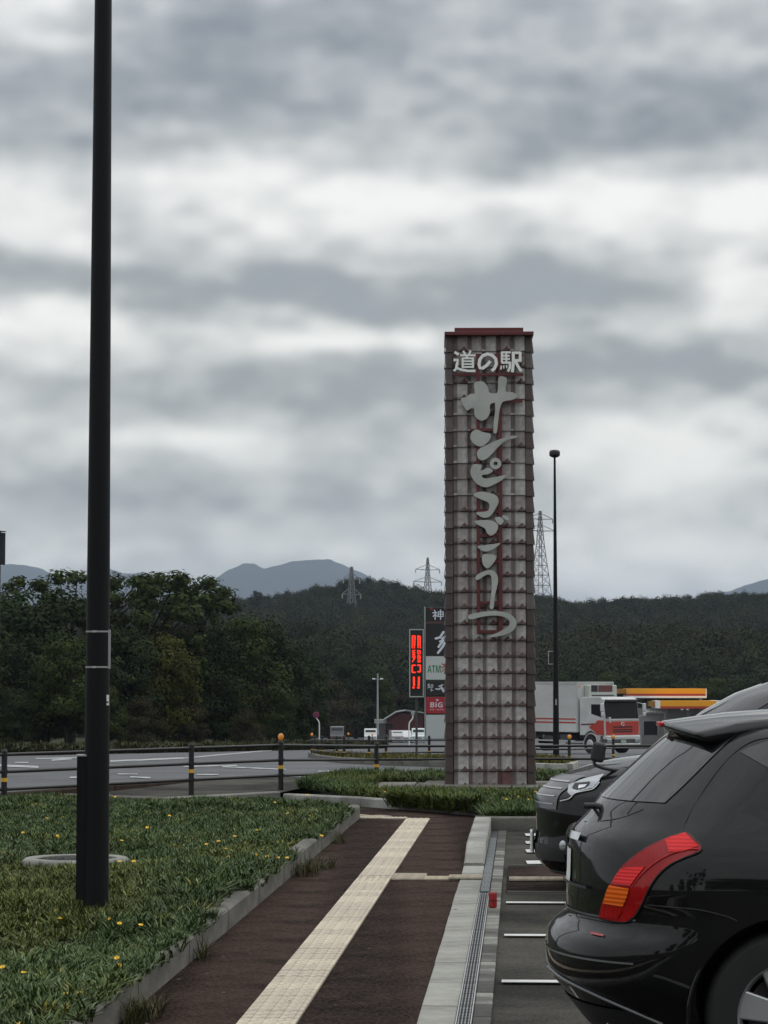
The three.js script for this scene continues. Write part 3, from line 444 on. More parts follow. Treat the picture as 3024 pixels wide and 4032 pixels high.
// A car body as stacked plan outlines. Local axes: x to the right of the picture along the car, y up, z towards the camera's side.
function carShape(c) {
  const left = (y) => smoothTable(c.left, y, c.soft ?? .012), right = (y) => smoothTable(c.right, y, .02), W = (y) => smoothTable(c.width, y, .03), n = c.n ?? 2.4;
  const Rl = (y) => Math.min(smoothTable(c.rl, y, .03), (right(y) - left(y)) * .46), Rr = (y) => Math.min(.6, (right(y) - left(y)) * .46);
  const sh = { left, right, W, Rl };
  sh.z = (x, y) => { const u = clamp((x - left(y)) / Rl(y)), v = clamp((right(y) - x) / Rr(y)); return W(y) * Math.pow(Math.max(0, 1 - Math.pow(1 - Math.min(u, v), n)), 1 / n); };
  sh.pt = (ph, y) => V(left(y) + Rl(y) * (1 - Math.pow(Math.cos(ph), 2 / n)), y, W(y) * Math.sign(ph) * Math.pow(Math.abs(Math.sin(ph)), 2 / n));   // around the left end: 0 at the middle, pi/2 at the flank
  sh.ring = (y) => {
    const q = [], N = 18, S = 16; const x0 = left(y) + Rl(y), x1 = right(y) - Rr(y);
    for (let i = 0; i <= N; i++) q.push(sh.pt(i / N * Math.PI / 2, y));
    for (let i = 1; i < S; i++) q.push(V(mix(x0, x1, i / S), y, W(y)));
    for (let i = N; i >= 0; i--) { const ph = i / N * Math.PI / 2; q.push(V(right(y) - Rr(y) * (1 - Math.pow(Math.cos(ph), 2 / n)), y, W(y) * Math.pow(Math.sin(ph), 2 / n))); }
    return q;
  };
  sh.body = () => {
    const P = [], U = [], I = [], ys = c.ys; let m = 0;
    for (const y of ys) { const h = sh.ring(y); const full = [...h, ...h.slice(1, -1).reverse().map((p) => V(p.x, p.y, -p.z))]; m = full.length; for (const p of full) { P.push(p.x, p.y, p.z); U.push(p.x, p.y); } }
    for (let j = 0; j < ys.length - 1; j++) for (let i = 0; i < m; i++) { const a = j * m + i, b = j * m + (i + 1) % m, e = a + m, f = b + m; I.push(a, b, e, b, f, e); }
    const cap = (j, up) => { let x = 0; for (let i = 0; i < m; i++) x += P[(j * m + i) * 3] / m; const k = P.length / 3; P.push(x, ys[j], 0); U.push(0, 0); for (let i = 0; i < m; i++) { const a = j * m + i, b = j * m + (i + 1) % m; up ? I.push(a, b, k) : I.push(b, a, k); } };
    cap(0, false); cap(ys.length - 1, true);
    const g = new THREE.BufferGeometry(); g.setAttribute('position', new THREE.Float32BufferAttribute(P, 3)); g.setAttribute('uv', new THREE.Float32BufferAttribute(U, 2)); g.setIndex(I); g.computeVertexNormals(); return g;
  };
  sh.cutWheels = (g, list, r) => { const ev = new Evaluator(); ev.attributes = ['position', 'normal', 'uv']; let A = new Brush(g); A.updateMatrixWorld(); for (const [x, y] of list) for (const s of [-1, 1]) { const cg = new THREE.CylinderGeometry(r, r, .6, 40); cg.rotateX(Math.PI / 2); const b = new Brush(cg); b.position.set(x, y, s * (c.half - .05)); b.updateMatrixWorld(); A = ev.evaluate(A, b, SUBTRACTION); } return A.geometry; };
  // wrap a flat outline (side view metres) on to the flank
  sh.wrap = (pts, off, fine = .05) => {
    let g = new THREE.ShapeGeometry(new THREE.Shape(pts.map(([x, y]) => new THREE.Vector2(x, y)))); g = new TessellateModifier(fine, 7).modify(g.toNonIndexed());
    const p = g.attributes.position, e = .004; for (let i = 0; i < p.count; i++) { const x = p.getX(i), y = p.getY(i), z = sh.z(x, y), nx = -(sh.z(x + e, y) - sh.z(x - e, y)) / (2 * e), ny = -(sh.z(x, y + e) - sh.z(x, y - e)) / (2 * e), l = Math.hypot(nx, ny, 1); p.setXYZ(i, x + nx / l * off, y + ny / l * off, z + off / l); }
    g.deleteAttribute('normal'); g.computeVertexNormals(); return smoothN(g);
  };
  sh.seam = (pts, r = .0035, off = 0) => tube(pts.map(([x, y]) => V(x, y, sh.z(x, y) + off)), r, 5, pts.length * 5);
  sh.band = (y0, y1, p0, p1, off, ny = 14, np = 14, both = true) => {     // patch around the left end
    const mk = (s) => { const P = [], U = [], I = []; for (let j = 0; j <= ny; j++) for (let i = 0; i <= np; i++) { const y = mix(y0, y1, j / ny), ph = mix(p0, p1, i / np), a = sh.pt(ph, y), b = sh.pt(Math.min(1.57, ph + .01), y), d = sh.pt(ph, y + .01), nn = b.sub(a).cross(d.sub(a)).normalize(); if (nn.x > 0 && ph < 1) nn.negate(); if (ph >= 1 && nn.z < 0) nn.negate(); P.push(a.x + nn.x * off, a.y + nn.y * off, s * (a.z + nn.z * off)); U.push(i, j); }
      for (let j = 0; j < ny; j++) for (let i = 0; i < np; i++) { const a = j * (np + 1) + i; I.push(a, a + 1, a + np + 1, a + 1, a + np + 2, a + np + 1); } const g = new THREE.BufferGeometry(); g.setAttribute('position', new THREE.Float32BufferAttribute(P, 3)); g.setAttribute('uv', new THREE.Float32BufferAttribute(U, 2)); g.setIndex(s > 0 ? I : I.reverse()); g.computeVertexNormals(); return g; };
    return both ? [mk(1), mk(-1)] : [mk(1)];
  };
  return sh;
}
function smoothN(g) { const p = g.attributes.position, n = g.attributes.normal, m = new Map(); for (let i = 0; i < p.count; i++) { const k = [p.getX(i), p.getY(i), p.getZ(i)].map((v) => Math.round(v * 2e3)).join(); const a = m.get(k) ?? V(0, 0, 0); a.x += n.getX(i); a.y += n.getY(i); a.z += n.getZ(i); m.set(k, a); } for (let i = 0; i < p.count; i++) { const a = m.get([p.getX(i), p.getY(i), p.getZ(i)].map((v) => Math.round(v * 2e3)).join()).clone().normalize(); n.setXYZ(i, a.x, a.y, a.z); } return g; }
function wheel(parent, x, y, z, r, rr, side) {
  const w = mesh('wheel', new THREE.LatheGeometry([[rr, -.10], [r - .03, -.11], [r - .008, -.09], [r, -.05], [r, .05], [r - .008, .09], [r - .03, .11], [rr, .10]].map(([a, b]) => new THREE.Vector2(a, b)), 40).rotateX(Math.PI / 2), M.rubber, parent); w.position.set(x, y, z);
  const g = [new THREE.LatheGeometry([[rr - .02, -.06], [rr - .025, .06], [rr - .005, .085], [rr + .008, .09]].map(([a, b]) => new THREE.Vector2(a, b)), 40).rotateX(Math.PI / 2), cyl(.06, .05, .03, 0, 0, 0, 16).rotateX(Math.PI / 2).translate(0, 0, .05)];
  for (let i = 0; i < 6; i++) { const s = new THREE.ExtrudeGeometry(new THREE.Shape([[-.035, .03], [.035, .03], [.055, rr - .01], [-.055, rr - .01]].map(([a, b]) => new THREE.Vector2(a, b))), { depth: .02, bevelEnabled: true, bevelSize: .008, bevelThickness: .01, bevelSegments: 2 }); s.translate(0, 0, .045); s.rotateZ(i * Math.PI / 3 + .3); g.push(s); }
  const rim = mesh('rim', g, alloy, w); rim.rotation.y = side < 0 ? Math.PI : 0; mesh('brake_disc', cyl(rr - .05, rr - .05, .01, 0, 0, 0, 24).rotateX(Math.PI / 2), M.iron, w); return w;
}
// --- near SUV, seen from its right rear flank
{
  const tc = 11.2, zs = .93, s0 = onPlane(2147, 3727, tc).s;
  const mid = (px, py) => { const q = onPlane(px, py, tc - .15); return [q.y, q.s - s0]; };
  const left = [[2330, 4030], [2302, 4003], [2226, 3903], [2167, 3833], [2149, 3792], [2146, 3727], [2158, 3662], [2178, 3636], [2208, 3618], [2229, 3604], [2231, 3516], [2240, 3446], [2243, 3328], [2247, 3299], [2262, 3262], [2290, 3236], [2326, 3199], [2355, 3152], [2461, 3052], [2555, 2964], [2625, 2903], [2690, 2862], [2800, 2836], [2900, 2818]].map(([x, y]) => mid(x, y)).concat([[1.632, 1.15], [1.65, 1.6]]);
  const right = [[.2, 4.55], [.45, 4.74], [.75, 4.72], [.95, 4.62], [1.02, 4.2], [1.08, 3.75], [1.3, 3.35], [1.5, 2.95], [1.6, 2.6], [1.65, 2.3]];
  const width = [[.2, .84], [.35, .90], [.6, .93], [.9, .935], [1.0, .92], [1.08, .895], [1.2, .84], [1.4, .76], [1.55, .685], [1.61, .60], [1.635, .45], [1.65, .2]];
  const rl = [[.2, .7], [.5, .62], [.8, .62], [.86, .55], [1.1, .58], [1.3, .62], [1.55, .6], [1.63, .5]];
  const ys = []; for (let y = .22; y < .74; y += .035) ys.push(y); for (let y = .74; y < .88; y += .011) ys.push(y); for (let y = .885; y < 1.58; y += .03) ys.push(y); for (const y of [1.58, 1.595, 1.608, 1.618, 1.626, 1.634, 1.641, 1.646, 1.65]) ys.push(y);
  const sh = carShape({ left, right, width, rl, ys, half: .93, n: 2.3, soft: .008 });
  const car = thing('black_suv', 'black SUV with long curved red tail lights, its tail towards the path', 'car', pf(s0, tc), -YAW);
  const side = (px, py) => { let z = .85, x, y; for (let i = 0; i < 9; i++) { const q = onPlane(px, py, tc - z); x = q.s - s0; y = q.y; z = z * .4 + sh.z(x, y) * .6; } return [x, y]; };
  const S5 = (l) => l.map(([x, y]) => side(2050 + x * .5872, 2800 + y * .5872));
  const wx = side(3088, 4010)[0] + .03;
  mesh('body', sh.cutWheels(sh.body(), [[wx, .345], [wx + 2.825, .345]], .43), paintBlack, car);
  for (const x of [wx, wx + 2.825]) for (const s of [-1, 1]) wheel(car, x, .355, s * .80, .355, .225, s);
  mesh('wheel_arch_liner', [wx, wx + 2.825].map((x) => cyl(.42, .42, 1.3, 0, -.65, 0, 24, true).rotateX(Math.PI / 2).translate(x, .36, 0)), M.rubber, car);
  for (const s of [-1, 1]) mesh('arch_lip', new THREE.TorusGeometry(.432, .011, 6, 36, Math.PI * 1.06).rotateZ(-.09).translate(wx, .345, s * .915), paintBlack, car);
  mesh('bumper_reflector', sh.wrap(S5([[470, 1480], [560, 1500], [560, 1515], [470, 1497]]), .004, .02), redDeep, car);
  // glass
  mesh('rear_window', sh.band(1.235, 1.55, -1.0, 1.0, .004, 18, 44, false), M.carGlass, car);
  mesh('quarter_window', sh.wrap(S5([[1530, 245], [1680, 195], [2000, 175], [2000, 520], [1690, 400], [1470, 275]]), .003), M.carGlass, car);
  const sideGlass = [[1.55, 1.16], [1.75, 1.50], [2.3, 1.545], [2.85, 1.49], [3.45, 1.12], [2.4, 1.10]]; mesh('side_window', sh.wrap(sideGlass, .004, .08), M.glass, car);
  // panel gaps
  mesh('panel_gap', [sh.seam(S5([[1659, 178], [1560, 200], [1450, 265], [1320, 400], [1210, 555], [1130, 690], [1098, 770], [1112, 815]])), sh.seam(S5([[1180, 325], [1050, 400], [880, 520], [780, 610], [715, 690]])), sh.seam(S5([[430, 742], [560, 735], [700, 708], [820, 660]]), .003), sh.seam(S5([[850, 1300], [1000, 1315], [1200, 1335], [1400, 1385], [1450, 1410]])), sh.seam(S5([[330, 1370], [430, 1385], [530, 1405], [620, 1420], [720, 1415]]), .004)], M.black, car);
  // tail light
  const out = [[535, 1385], [555, 1290], [590, 1200], [640, 1110], [700, 1030], [790, 955], [900, 890], [1010, 845], [1110, 818], [1165, 860], [1215, 915], [1200, 940], [1090, 985], [1000, 1030], [920, 1100], [860, 1190], [815, 1290], [770, 1370], [715, 1412], [620, 1405]];
  const lamp = mesh('tail_light', sh.wrap(S5(out), .010, .04), redDeep, car); lamp.userData.label = 'long curved red tail light with an orange segment';
  mesh('lens_rim', sh.seam(S5([...out, out[0]]), .006, .006), M.black, lamp);
  mesh('upper_reflector', sh.wrap(S5([[975, 868], [1105, 825], [1190, 910], [1100, 945], [1000, 950]]), .016, .03), redLens, lamp);
  mesh('brake_lens', sh.wrap(S5([[690, 1055], [790, 1045], [845, 1045], [800, 1100], [750, 1170], [632, 1155], [650, 1110]]), .016, .03), redLens, lamp);
  mesh('indicator_lens', sh.wrap(S5([[612, 1165], [742, 1190], [725, 1250], [700, 1305], [572, 1285], [590, 1215]]), .016, .03), orangeLens, lamp);
  mesh('lower_reflector', sh.wrap(S5([[560, 1320], [700, 1335], [665, 1390], [545, 1380]]), .015, .03), redDeep, lamp);
  mesh('lens_edge', sh.seam(S5([[745, 1180], [790, 1120], [870, 1040], [990, 965], [1120, 925], [1190, 925]]), .006, .012), redLens, lamp);
  // spoiler over the rear window
  {
    const tip = mid(2599, 2850), P = [], U = [], I = [], N = 16; const mk = (f) => { for (let i = 0; i <= N; i++) { const q = (i / N * 2 - 1), z = q * .60; P.push(...f(q, z)); U.push(q, 0); } };
    const bow = (q) => .16 * Math.pow(Math.abs(q), 2.2);
    mk((q, z) => [tip[1] + .62, 1.640 - .04 * q * q, z * 1.0]); mk((q, z) => [tip[1] + .30, 1.618 - .045 * q * q, z]); mk((q, z) => [tip[1] + .02 + bow(q), 1.578 - .05 * q * q, z]); mk((q, z) => [tip[1] + bow(q), 1.560 - .05 * q * q, z]); mk((q, z) => [tip[1] + .03 + bow(q), 1.542 - .05 * q * q, z]); mk((q, z) => [tip[1] + .40 + bow(q) * .6, 1.455 + .02 * (1 - q * q), z]);
    for (let j = 0; j < 5; j++) for (let i = 0; i < N; i++) { const a = j * (N + 1) + i; I.push(a, a + N + 1, a + 1, a + 1, a + N + 1, a + N + 2); }
    const m = 6, e = (i) => Array.from({ length: m }, (_, j) => j * (N + 1) + i); for (const i of [0, N]) { const r = e(i); for (let j = 1; j < m - 1; j++) I.push(r[0], r[j], r[j + 1]); }
    let g = new THREE.BufferGeometry(); g.setAttribute('position', new THREE.Float32BufferAttribute(P, 3)); g.setAttribute('uv', new THREE.Float32BufferAttribute(U, 2)); g.setIndex(I); g.computeVertexNormals();
    const pb = paintBlack.clone(); pb.side = THREE.DoubleSide; const s = mesh('roof_spoiler', g, pb, car); mesh('high_brake_light', box(.03, .022, .26, tip[1] + .012, 1.562, 0, .006), redLens, s);
    mesh('spoiler_gap', tube([V(tip[1] + .66, 1.648, -.3), V(tip[1] + .66, 1.645, .2), V(tip[1] + .67, 1.615, .5), V(tip[1] + .70, 1.565, .665)], .006, 5), M.black, car);
  }
  // wiper on the tailgate, garnish, plate, bumper trims, tail pipe
  { const a = onPlane(2302, 3172, tc - .25), b = onPlane(2424, 3206, tc - .25); mesh('rear_wiper', [tube([V(a.s - s0, a.y, .25), V((a.s + b.s) / 2 - s0, (a.y + b.y) / 2 + .016, .27), V(b.s - s0, b.y - .002, .3)], .014, 6), tube([V(a.s - s0 + .02, a.y - .006, .25), V(a.s - s0 + .06, a.y - .02, -.3)], .008, 5)], plastic, car); }
  { const y0 = mid(2247, 3299)[0]; mesh('plate_garnish', sh.band(y0 + .0, y0 + .03, -.42, .42, .02, 3, 20, false), M.chrome, car); mesh('number_plate', sh.band(y0 - .20, y0 - .045, -.2, .2, .006, 4, 12, false), M.white, car); }
  mesh('bumper_step', sh.band(.855, .868, -.6, .6, .02, 2, 30, false), plastic, car);
  for (const [y, p] of [[.742, 1.05], [.565, 1.2]]) mesh('bumper_trim', sh.band(y, y + .008, -p, p, .005, 2, 40, false), trimGrey, car);
  for (const s of [1, -1]) mesh('lower_trim', tube([[.48, .2], [.455, .5], [.41, .8], [.36, 1.0], [.31, 1.15]].map(([y, ph]) => { const p = sh.pt(ph, y); return V(p.x - .006, p.y, s * (p.z + .006)); }), .008, 6), trimGrey, car);
  mesh('diffuser', sh.band(.235, .36, 0, 1.1, .006, 4, 16), plastic, car); mesh('tail_pipe', cyl(.035, .035, .16, 0, 0, 0, 16, true).rotateZ(Math.PI / 2).translate(.42, .27, .52), M.chrome, car);
  mesh('roof_rail', [1, -1].map((s) => tube([V(1.35, 1.62, s * .52), V(1.5, 1.665, s * .53), V(2.3, 1.69, s * .52), V(2.9, 1.64, s * .52)], .016, 6)), plastic, car);
}
// --- black minivan beyond it, nose towards the path
{
  const tc = 20.9, s0 = onPlane(2106, 3300, tc).s, mid = (px, py) => { const q = onPlane(px, py, tc); return [q.y, q.s - s0]; };
  const left = [[2230, 3462], [2197, 3437], [2141, 3408], [2112, 3372], [2103, 3323], [2110, 3274], [2110, 3225], [2109, 3177], [2114, 3128], [2130, 3106], [2154, 3090], [2177, 3064], [2239, 3037], [2333, 3004], [2451, 2981], [2530, 2972]].map(([x, y]) => mid(x, y)).concat([[1.16, 1.02], [1.30, 1.18], [1.50, 1.43], [1.66, 1.72], [1.76, 2.0], [1.83, 2.4], [1.86, 2.9]]);
  const right = [[.15, 4.7], [.5, 4.85], [1.1, 4.82], [1.6, 4.7], [1.78, 4.5], [1.86, 4.0]], width = [[.12, .8], [.3, .9], [.6, .925], [1.0, .92], [1.15, .90], [1.4, .84], [1.7, .74], [1.8, .64], [1.845, .45], [1.86, .2]];
  const ys = []; for (let y = .14; y < 1.0; y += .03) ys.push(y); for (let y = 1.0; y < 1.16; y += .012) ys.push(y); for (let y = 1.165; y < 1.8; y += .035) ys.push(y); ys.push(1.81, 1.825, 1.84, 1.85, 1.857, 1.86);
  const sh = carShape({ left, right, width, rl: [[.1, .9], [.6, .85], [1.0, .9], [1.2, .7], [1.86, .6]], ys, half: .92, n: 2.3, soft: .006 });
  const car = thing('black_minivan', 'black minivan with chrome grille behind the SUV, its nose towards the path', 'car', pf(s0, tc), -YAW);
  const side = (px, py) => { let z = .8, x, y; for (let i = 0; i < 9; i++) { const q = onPlane(px, py, tc - z); x = q.s - s0; y = q.y; z = z * .4 + sh.z(x, y) * .6; } return [Math.max(x, sh.left(y) + .012), y]; };
  const S = (l) => l.map(([x, y]) => side(2060 + x * .3255, 2900 + y * .3255));
  mesh('body', sh.cutWheels(sh.body(), [[.98, .33], [3.85, .33]], .39), paintBlack, car);
  for (const x of [.98, 3.85]) for (const s of [-1, 1]) wheel(car, x, .33, s * .80, .33, .21, s);
  mesh('windscreen', sh.band(1.20, 1.74, -1.15, 1.15, .005, 14, 36, false), M.carGlass, car);
  mesh('side_window', sh.wrap([[1.75, 1.2], [2.05, 1.66], [3.2, 1.70], [4.5, 1.64], [4.55, 1.18]], .005, .1), M.glass, car);
  const hl = mesh('headlight', sh.wrap(S([[560, 590], [690, 538], [830, 498], [985, 462], [925, 545], [855, 625], [740, 655], [640, 685], [585, 720], [545, 680]]), .012, .03), clearLens, car);
  mesh('lamp_inner', sh.wrap(S([[640, 575], [820, 555], [800, 600], [660, 655], [600, 640]]), .018, .03), M.darkGrey, hl); mesh('lamp_reflector', sh.wrap(S([[690, 600], [790, 590], [760, 625], [680, 650]]), .022, .03), M.chrome, hl); mesh('lamp_line', sh.seam(S([[450, 780], [560, 750], [620, 690], [740, 658], [850, 630], [925, 550]]), .007, .014), M.chrome, hl);
  const gr = mesh('grille', sh.band(.70, .975, -.68, .68, .008, 10, 32, false), std(lin(.16, .16, .165), .25, { metalness: .9 }), car); for (const y of [.74, .80, .86, .92]) mesh('grille_bar', sh.band(y, y + .010, -.62, .62, .013, 2, 28, false), alloy, gr);
  mesh('bumper_slot', sh.band(.27, .40, 0, .8, .006, 4, 12), plastic, car); const fog = mesh('fog_lamp_housing', sh.wrap(S([[300, 1230], [540, 1190], [545, 1420], [330, 1440]]), .006, .04), plastic, car); { const p = S([[485, 1320]])[0]; mesh('fog_lamp', new THREE.SphereGeometry(.035, 12, 8).scale(1, 1.3, .6).translate(p[0], p[1], sh.z(p[0], p[1]) + .01), clearLens, fog); }
  { const q = onPlane(2097, 3312, tc - .1); mesh('number_plate', box(.02, .17, .34, q.s - s0 - .01, q.y, 0, .004), M.white, car); mesh('plate_frame', box(.012, .185, .36, q.s - s0 + .006, q.y, 0, .004), M.black, car); }
  mesh('front_lip', tube([...Array.from({ length: 9 }, (_, i) => { const p = sh.pt(1.35 - i * .16, .165); return V(p.x, p.y, p.z); })], .014, 6), plastic, car);
  mesh('mud_flap', extrude([[0, .19], [.05, .18], [.1, .02], [.08, .02]], .2).translate(.5, 0, .62), M.rubber, car);
  { const z = .72, P = (px, py) => { const q = onPlane(2060 + px * .3255, 2900 + py * .3255, tc - z); return V(q.s - s0, q.y, z); }; const a = P(910, 190), m = mesh('fender_mirror', [tube([P(860, 290), P(865, 335), P(930, 370), P(1050, 400), P(1250, 420)], .016, 6), box(.115, .165, .06, 0, 0, 0, .03).rotateZ(-.2).translate(a.x, a.y, a.z)], plastic, car); m.userData.label = 'small black auxiliary mirror on a stalk'; }
  mesh('panel_gap', [sh.seam([[.45, 1.02], [.8, 1.06], [1.1, 1.10]], .004), sh.seam([[1.45, .35], [1.47, .8], [1.5, 1.12]], .004)], M.black, car);
}
// ---------------------------------------------------------------- delivery truck
{
  const t = thing('delivery_truck', 'white refrigerated box truck with a red cab front', 'truck', V(12.05, land(122.7), -122.7), .63);
  const wh = std(lin(.80, .81, .80), .5, { map: grainTex(.06, .2, 401, .5) }), red = phys(lin(.42, .035, .022), .35, { clearcoat: .8 }), alum = std(lin(.5, .51, .5), .45, { metalness: .4 });
  // cab from its side outline (z forward), pushed across the width
  const across = (pts, w, bev = .03) => { const g = extrude(pts.map(([z, y]) => [z, y]), w - 2 * bev, bev); g.translate(0, 0, -(w - 2 * bev) / 2); g.rotateY(-Math.PI / 2); return g; };
  const cab = mesh('cab', across([[-1.9, .95], [-1.9, 2.74], [-1.75, 2.84], [-.32, 2.84], [-.16, 2.74], [.0, 1.72], [.02, .95], [-.35, .95], [-.45, .62], [-.62, .62], [-.75, 1.05], [-1.05, 1.2], [-1.35, 1.12], [-1.6, .95]], 2.3), wh, t);
  mesh('red_front', box(2.22, .70, .05, 0, 1.30, .035, .02), red, cab); mesh('red_door', across([[-.05, .97], [-.07, 1.70], [-.55, 1.68], [-.78, 1.5], [-1.15, 1.40], [-1.15, 1.30], [-.80, 1.14], [-.64, .97]], 2.33, .004), red, cab);
  mesh('windscreen', across([[-.115, 2.62], [.018, 1.79], [.045, 1.79], [-.085, 2.62]], 2.2, .006), M.dimGlass, cab); mesh('side_window', across([[-.34, 2.5], [-.24, 1.85], [-1.02, 2.02], [-1.02, 2.5]], 2.318, .004), M.dimGlass, cab); mesh('sun_visor', box(2.1, .12, .2, 0, 2.68, .0, .03), M.black, cab);
  mesh('stripe', across([[-.42, 1.72], [-.6, 1.55], [-1.8, 1.5], [-1.8, 1.44], [-.58, 1.47], [-.40, 1.62]], 2.325, .004), std(lin(.10, .02, .05), .5), cab);
  for (const y of [1.36, 1.22, 1.12]) mesh('grille_slot', box(1.3, .06, .02, 0, y, .062), M.black, cab); mesh('emblem', new THREE.TorusGeometry(.085, .02, 6, 18).scale(1.25, .8, 1).translate(0, 1.5, .07), M.chrome, cab);
  mesh('white_corner', [box(2.2, .09, .06, 0, 1.72, .03, .02)], wh, cab);
  const bm = mesh('bumper', [box(2.3, .20, .3, 0, .82, -.02, .05), box(2.3, .16, .3, 0, .46, -.02, .05)], alum, t); mesh('bumper_inset', box(2.2, .30, .2, 0, .64, .0), M.darkGrey, bm); for (const s of [-1, 1]) mesh('headlight', box(.32, .2, .06, s * .93, .66, .11, .03), clearLens, t);
  mesh('number_plate', box(.34, .17, .02, 0, .63, .12), std(lin(.3, .4, .3), .6), t);
  for (const s of [-1, 1]) { const m = mesh('mirror', [box(.22, .4, .1, s * 1.42, 2.35, .12, .04), box(.2, .2, .1, s * 1.40, 2.0, .14, .04), rod(V(s * 1.1, 2.6, -.1), V(s * 1.40, 2.5, .12), .018), rod(V(s * 1.1, 1.85, -.05), V(s * 1.40, 1.95, .12), .018)], wh, t); }
  mesh('front_mirror', [box(.1, .3, .06, -.98, 1.72, .22, .03), rod(V(-1.0, 1.85, .05), V(-.98, 1.8, .22), .015)], wh, t);
  // box body
  const bz0 = -2.02, bl = 7.2; const body = mesh('box_body', box(2.42, 2.56, bl, 0, 2.36, bz0 - bl / 2, .015), wh, t);
  const tr = []; for (const s of [-1, 1]) { tr.push(box(.04, 2.58, .09, s * 1.215, 2.36, bz0 - .04), box(.03, .1, bl, s * 1.222, 3.6, bz0 - bl / 2), box(.03, .06, bl, s * 1.222, 1.10, bz0 - bl / 2)); } tr.push(box(2.44, .08, .05, 0, 3.61, bz0 + .01), box(.07, 2.56, .05, 1.19, 2.36, bz0 + .012), box(.07, 2.56, .05, -1.19, 2.36, bz0 + .012)); mesh('edge_trim', tr, alum, body);
  mesh('red_stripe', [-1, 1].flatMap((s) => [box(.02, .07, bl - .3, s * 1.213, 1.74, bz0 - bl / 2), box(.02, .07, bl - .3, s * 1.213, 1.56, bz0 - bl / 2)]), red, body);
  const fr = mesh('cooling_unit', box(1.9, .85, .42, .18, 3.05, bz0 + .20, .06), std(lin(.40, .42, .39), .6), body); mesh('fan_grille', box(.42, .34, .02, -.42, 3.30, bz0 + .42), M.black, fr); mesh('fan_panel', box(.95, .34, .02, .32, 3.30, bz0 + .42), std(lin(.10, .03, .03), .6), fr); mesh('vent_slot', box(1.5, .05, .02, .15, 2.95, bz0 + .42), M.black, fr); mesh('marker_lamp', box(.1, .1, .02, -1.08, 3.42, bz0 + .04), M.amber, body);
  mesh('chassis', [box(.9, .25, 8.6, 0, .85, -4.6), box(2.2, .35, .7, 0, .78, -3.2), box(2.1, .3, .8, 0, .72, -4.6)], M.darkGrey, t); for (const s of [-1, 1]) for (const y of [.42, .62]) mesh('side_guard', box(.03, .07, 3.4, s * 1.12, y, -4.0), alum, t); mesh('side_lamp', Array.from({ length: 5 }, (_, i) => box(.02, .12, .06, -1.13, .85, -2.6 - i * 1.1)), M.grey, t);
  for (const [z, n] of [[-1.15, 1], [-6.9, 2]]) for (const s of [-1, 1]) { const w = mesh('wheel', cyl(.46, .46, .28 * n, 0, -.14 * n, 0, 28).rotateZ(Math.PI / 2), M.rubber, t); w.position.set(s * (1.0 - .1 * (n - 1)), .46, z); mesh('hub', [cyl(.26, .2, .03, 0, .14 * n, 0, 20).rotateZ(-s * Math.PI / 2), cyl(.1, .1, .09, 0, .14 * n, 0, 12).rotateZ(-s * Math.PI / 2)], alum, w); }
  mesh('mud_guard', [-1, 1].map((s) => new THREE.TorusGeometry(.56, .05, 4, 14, Math.PI).rotateY(Math.PI / 2).translate(s * 1.05, .46, -1.15)), wh, t);
}
// ---------------------------------------------------------------- distant traffic
function farCar(name, label, px, d, w, h, kind, c, turn = 0) {
  const g = at(px, 2900, d), t = thing(name, label, kind === 'van' || kind === 'rear' ? 'van' : 'car', V(g.x, land(d), -d), turn, 'vehicles on the far road'), paint = phys(c, .35, { clearcoat: .8 }), L0 = kind === 'car' ? 4.2 : 3.6, belt = h * .52;
  const across = (pts, ww) => { const q = extrude(pts, ww - .12, .06); q.translate(0, 0, -(ww - .12) / 2); q.rotateY(-Math.PI / 2); return q; };
  mesh('body', across(kind === 'car' ? [[0, .25], [.02, .62], [-.1, .78], [-1.0, belt], [-1.6, h - .06], [-3.2, h - .04], [-L0 + .1, belt], [-L0, .3]] : [[0, .25], [.02, .8], [-.15, belt], [-.55, h - .08], [-.8, h - .03], [-L0 + .1, h - .05], [-L0, .3]], w), paint, t);
  const f = kind === 'rear'; const zf = kind === 'car' ? [-1.03, belt + .04, -1.57, h - .10] : f ? [-.19, belt, -.50, h - .16] : [-.19, belt + .04, -.52, h - .13];
  const gl = new THREE.BufferGeometry(); const a = w * .44, b = w * .40; gl.setAttribute('position', new THREE.Float32BufferAttribute([-a, zf[1], zf[0] + .075, a, zf[1], zf[0] + .075, b, zf[3], zf[2] + .075, -b, zf[3], zf[2] + .075], 3)); gl.setAttribute('uv', new THREE.Float32BufferAttribute([0, 0, 1, 0, 1, 1, 0, 1], 2)); gl.setIndex([0, 1, 2, 0, 2, 3]); gl.computeVertexNormals(); mesh(f ? 'rear_window' : 'windscreen', gl, M.glass, t);
  for (const s of [-1, 1]) { mesh(f ? 'tail_light' : 'headlight', box(.22, .14, .05, s * w * .38, .68, .075, .02), f ? redDeep : clearLens, t); }
  mesh('grille', box(w * .5, .12, .04, 0, .62, .085), M.black, t); mesh('bumper', box(w * .98, .22, .1, 0, .36, .05, .04), f ? M.darkGrey : paint, t);
  for (const z of [-.75, -L0 + .75]) for (const s of [-1, 1]) { const q = mesh('wheel', cyl(.29, .29, .18, 0, -.09, 0, 14).rotateZ(Math.PI / 2), M.rubber, t); q.position.set(s * (w / 2 - .1), .29, z); }
  return t;
}
farCar('far_van', 'dark van driving away on the far road, seen from behind', 1327, 285, 1.62, 1.95, 'rear', lin(.03, .032, .036));
farCar('far_van', 'white boxy van driving towards the camera on the far road', 1459, 288, 1.5, 1.7, 'van', lin(.62, .63, .63));
farCar('far_car', 'white car on the far road, left of the two side by side', 1566, 300, 1.45, 1.5, 'van', lin(.55, .54, .54), .1);
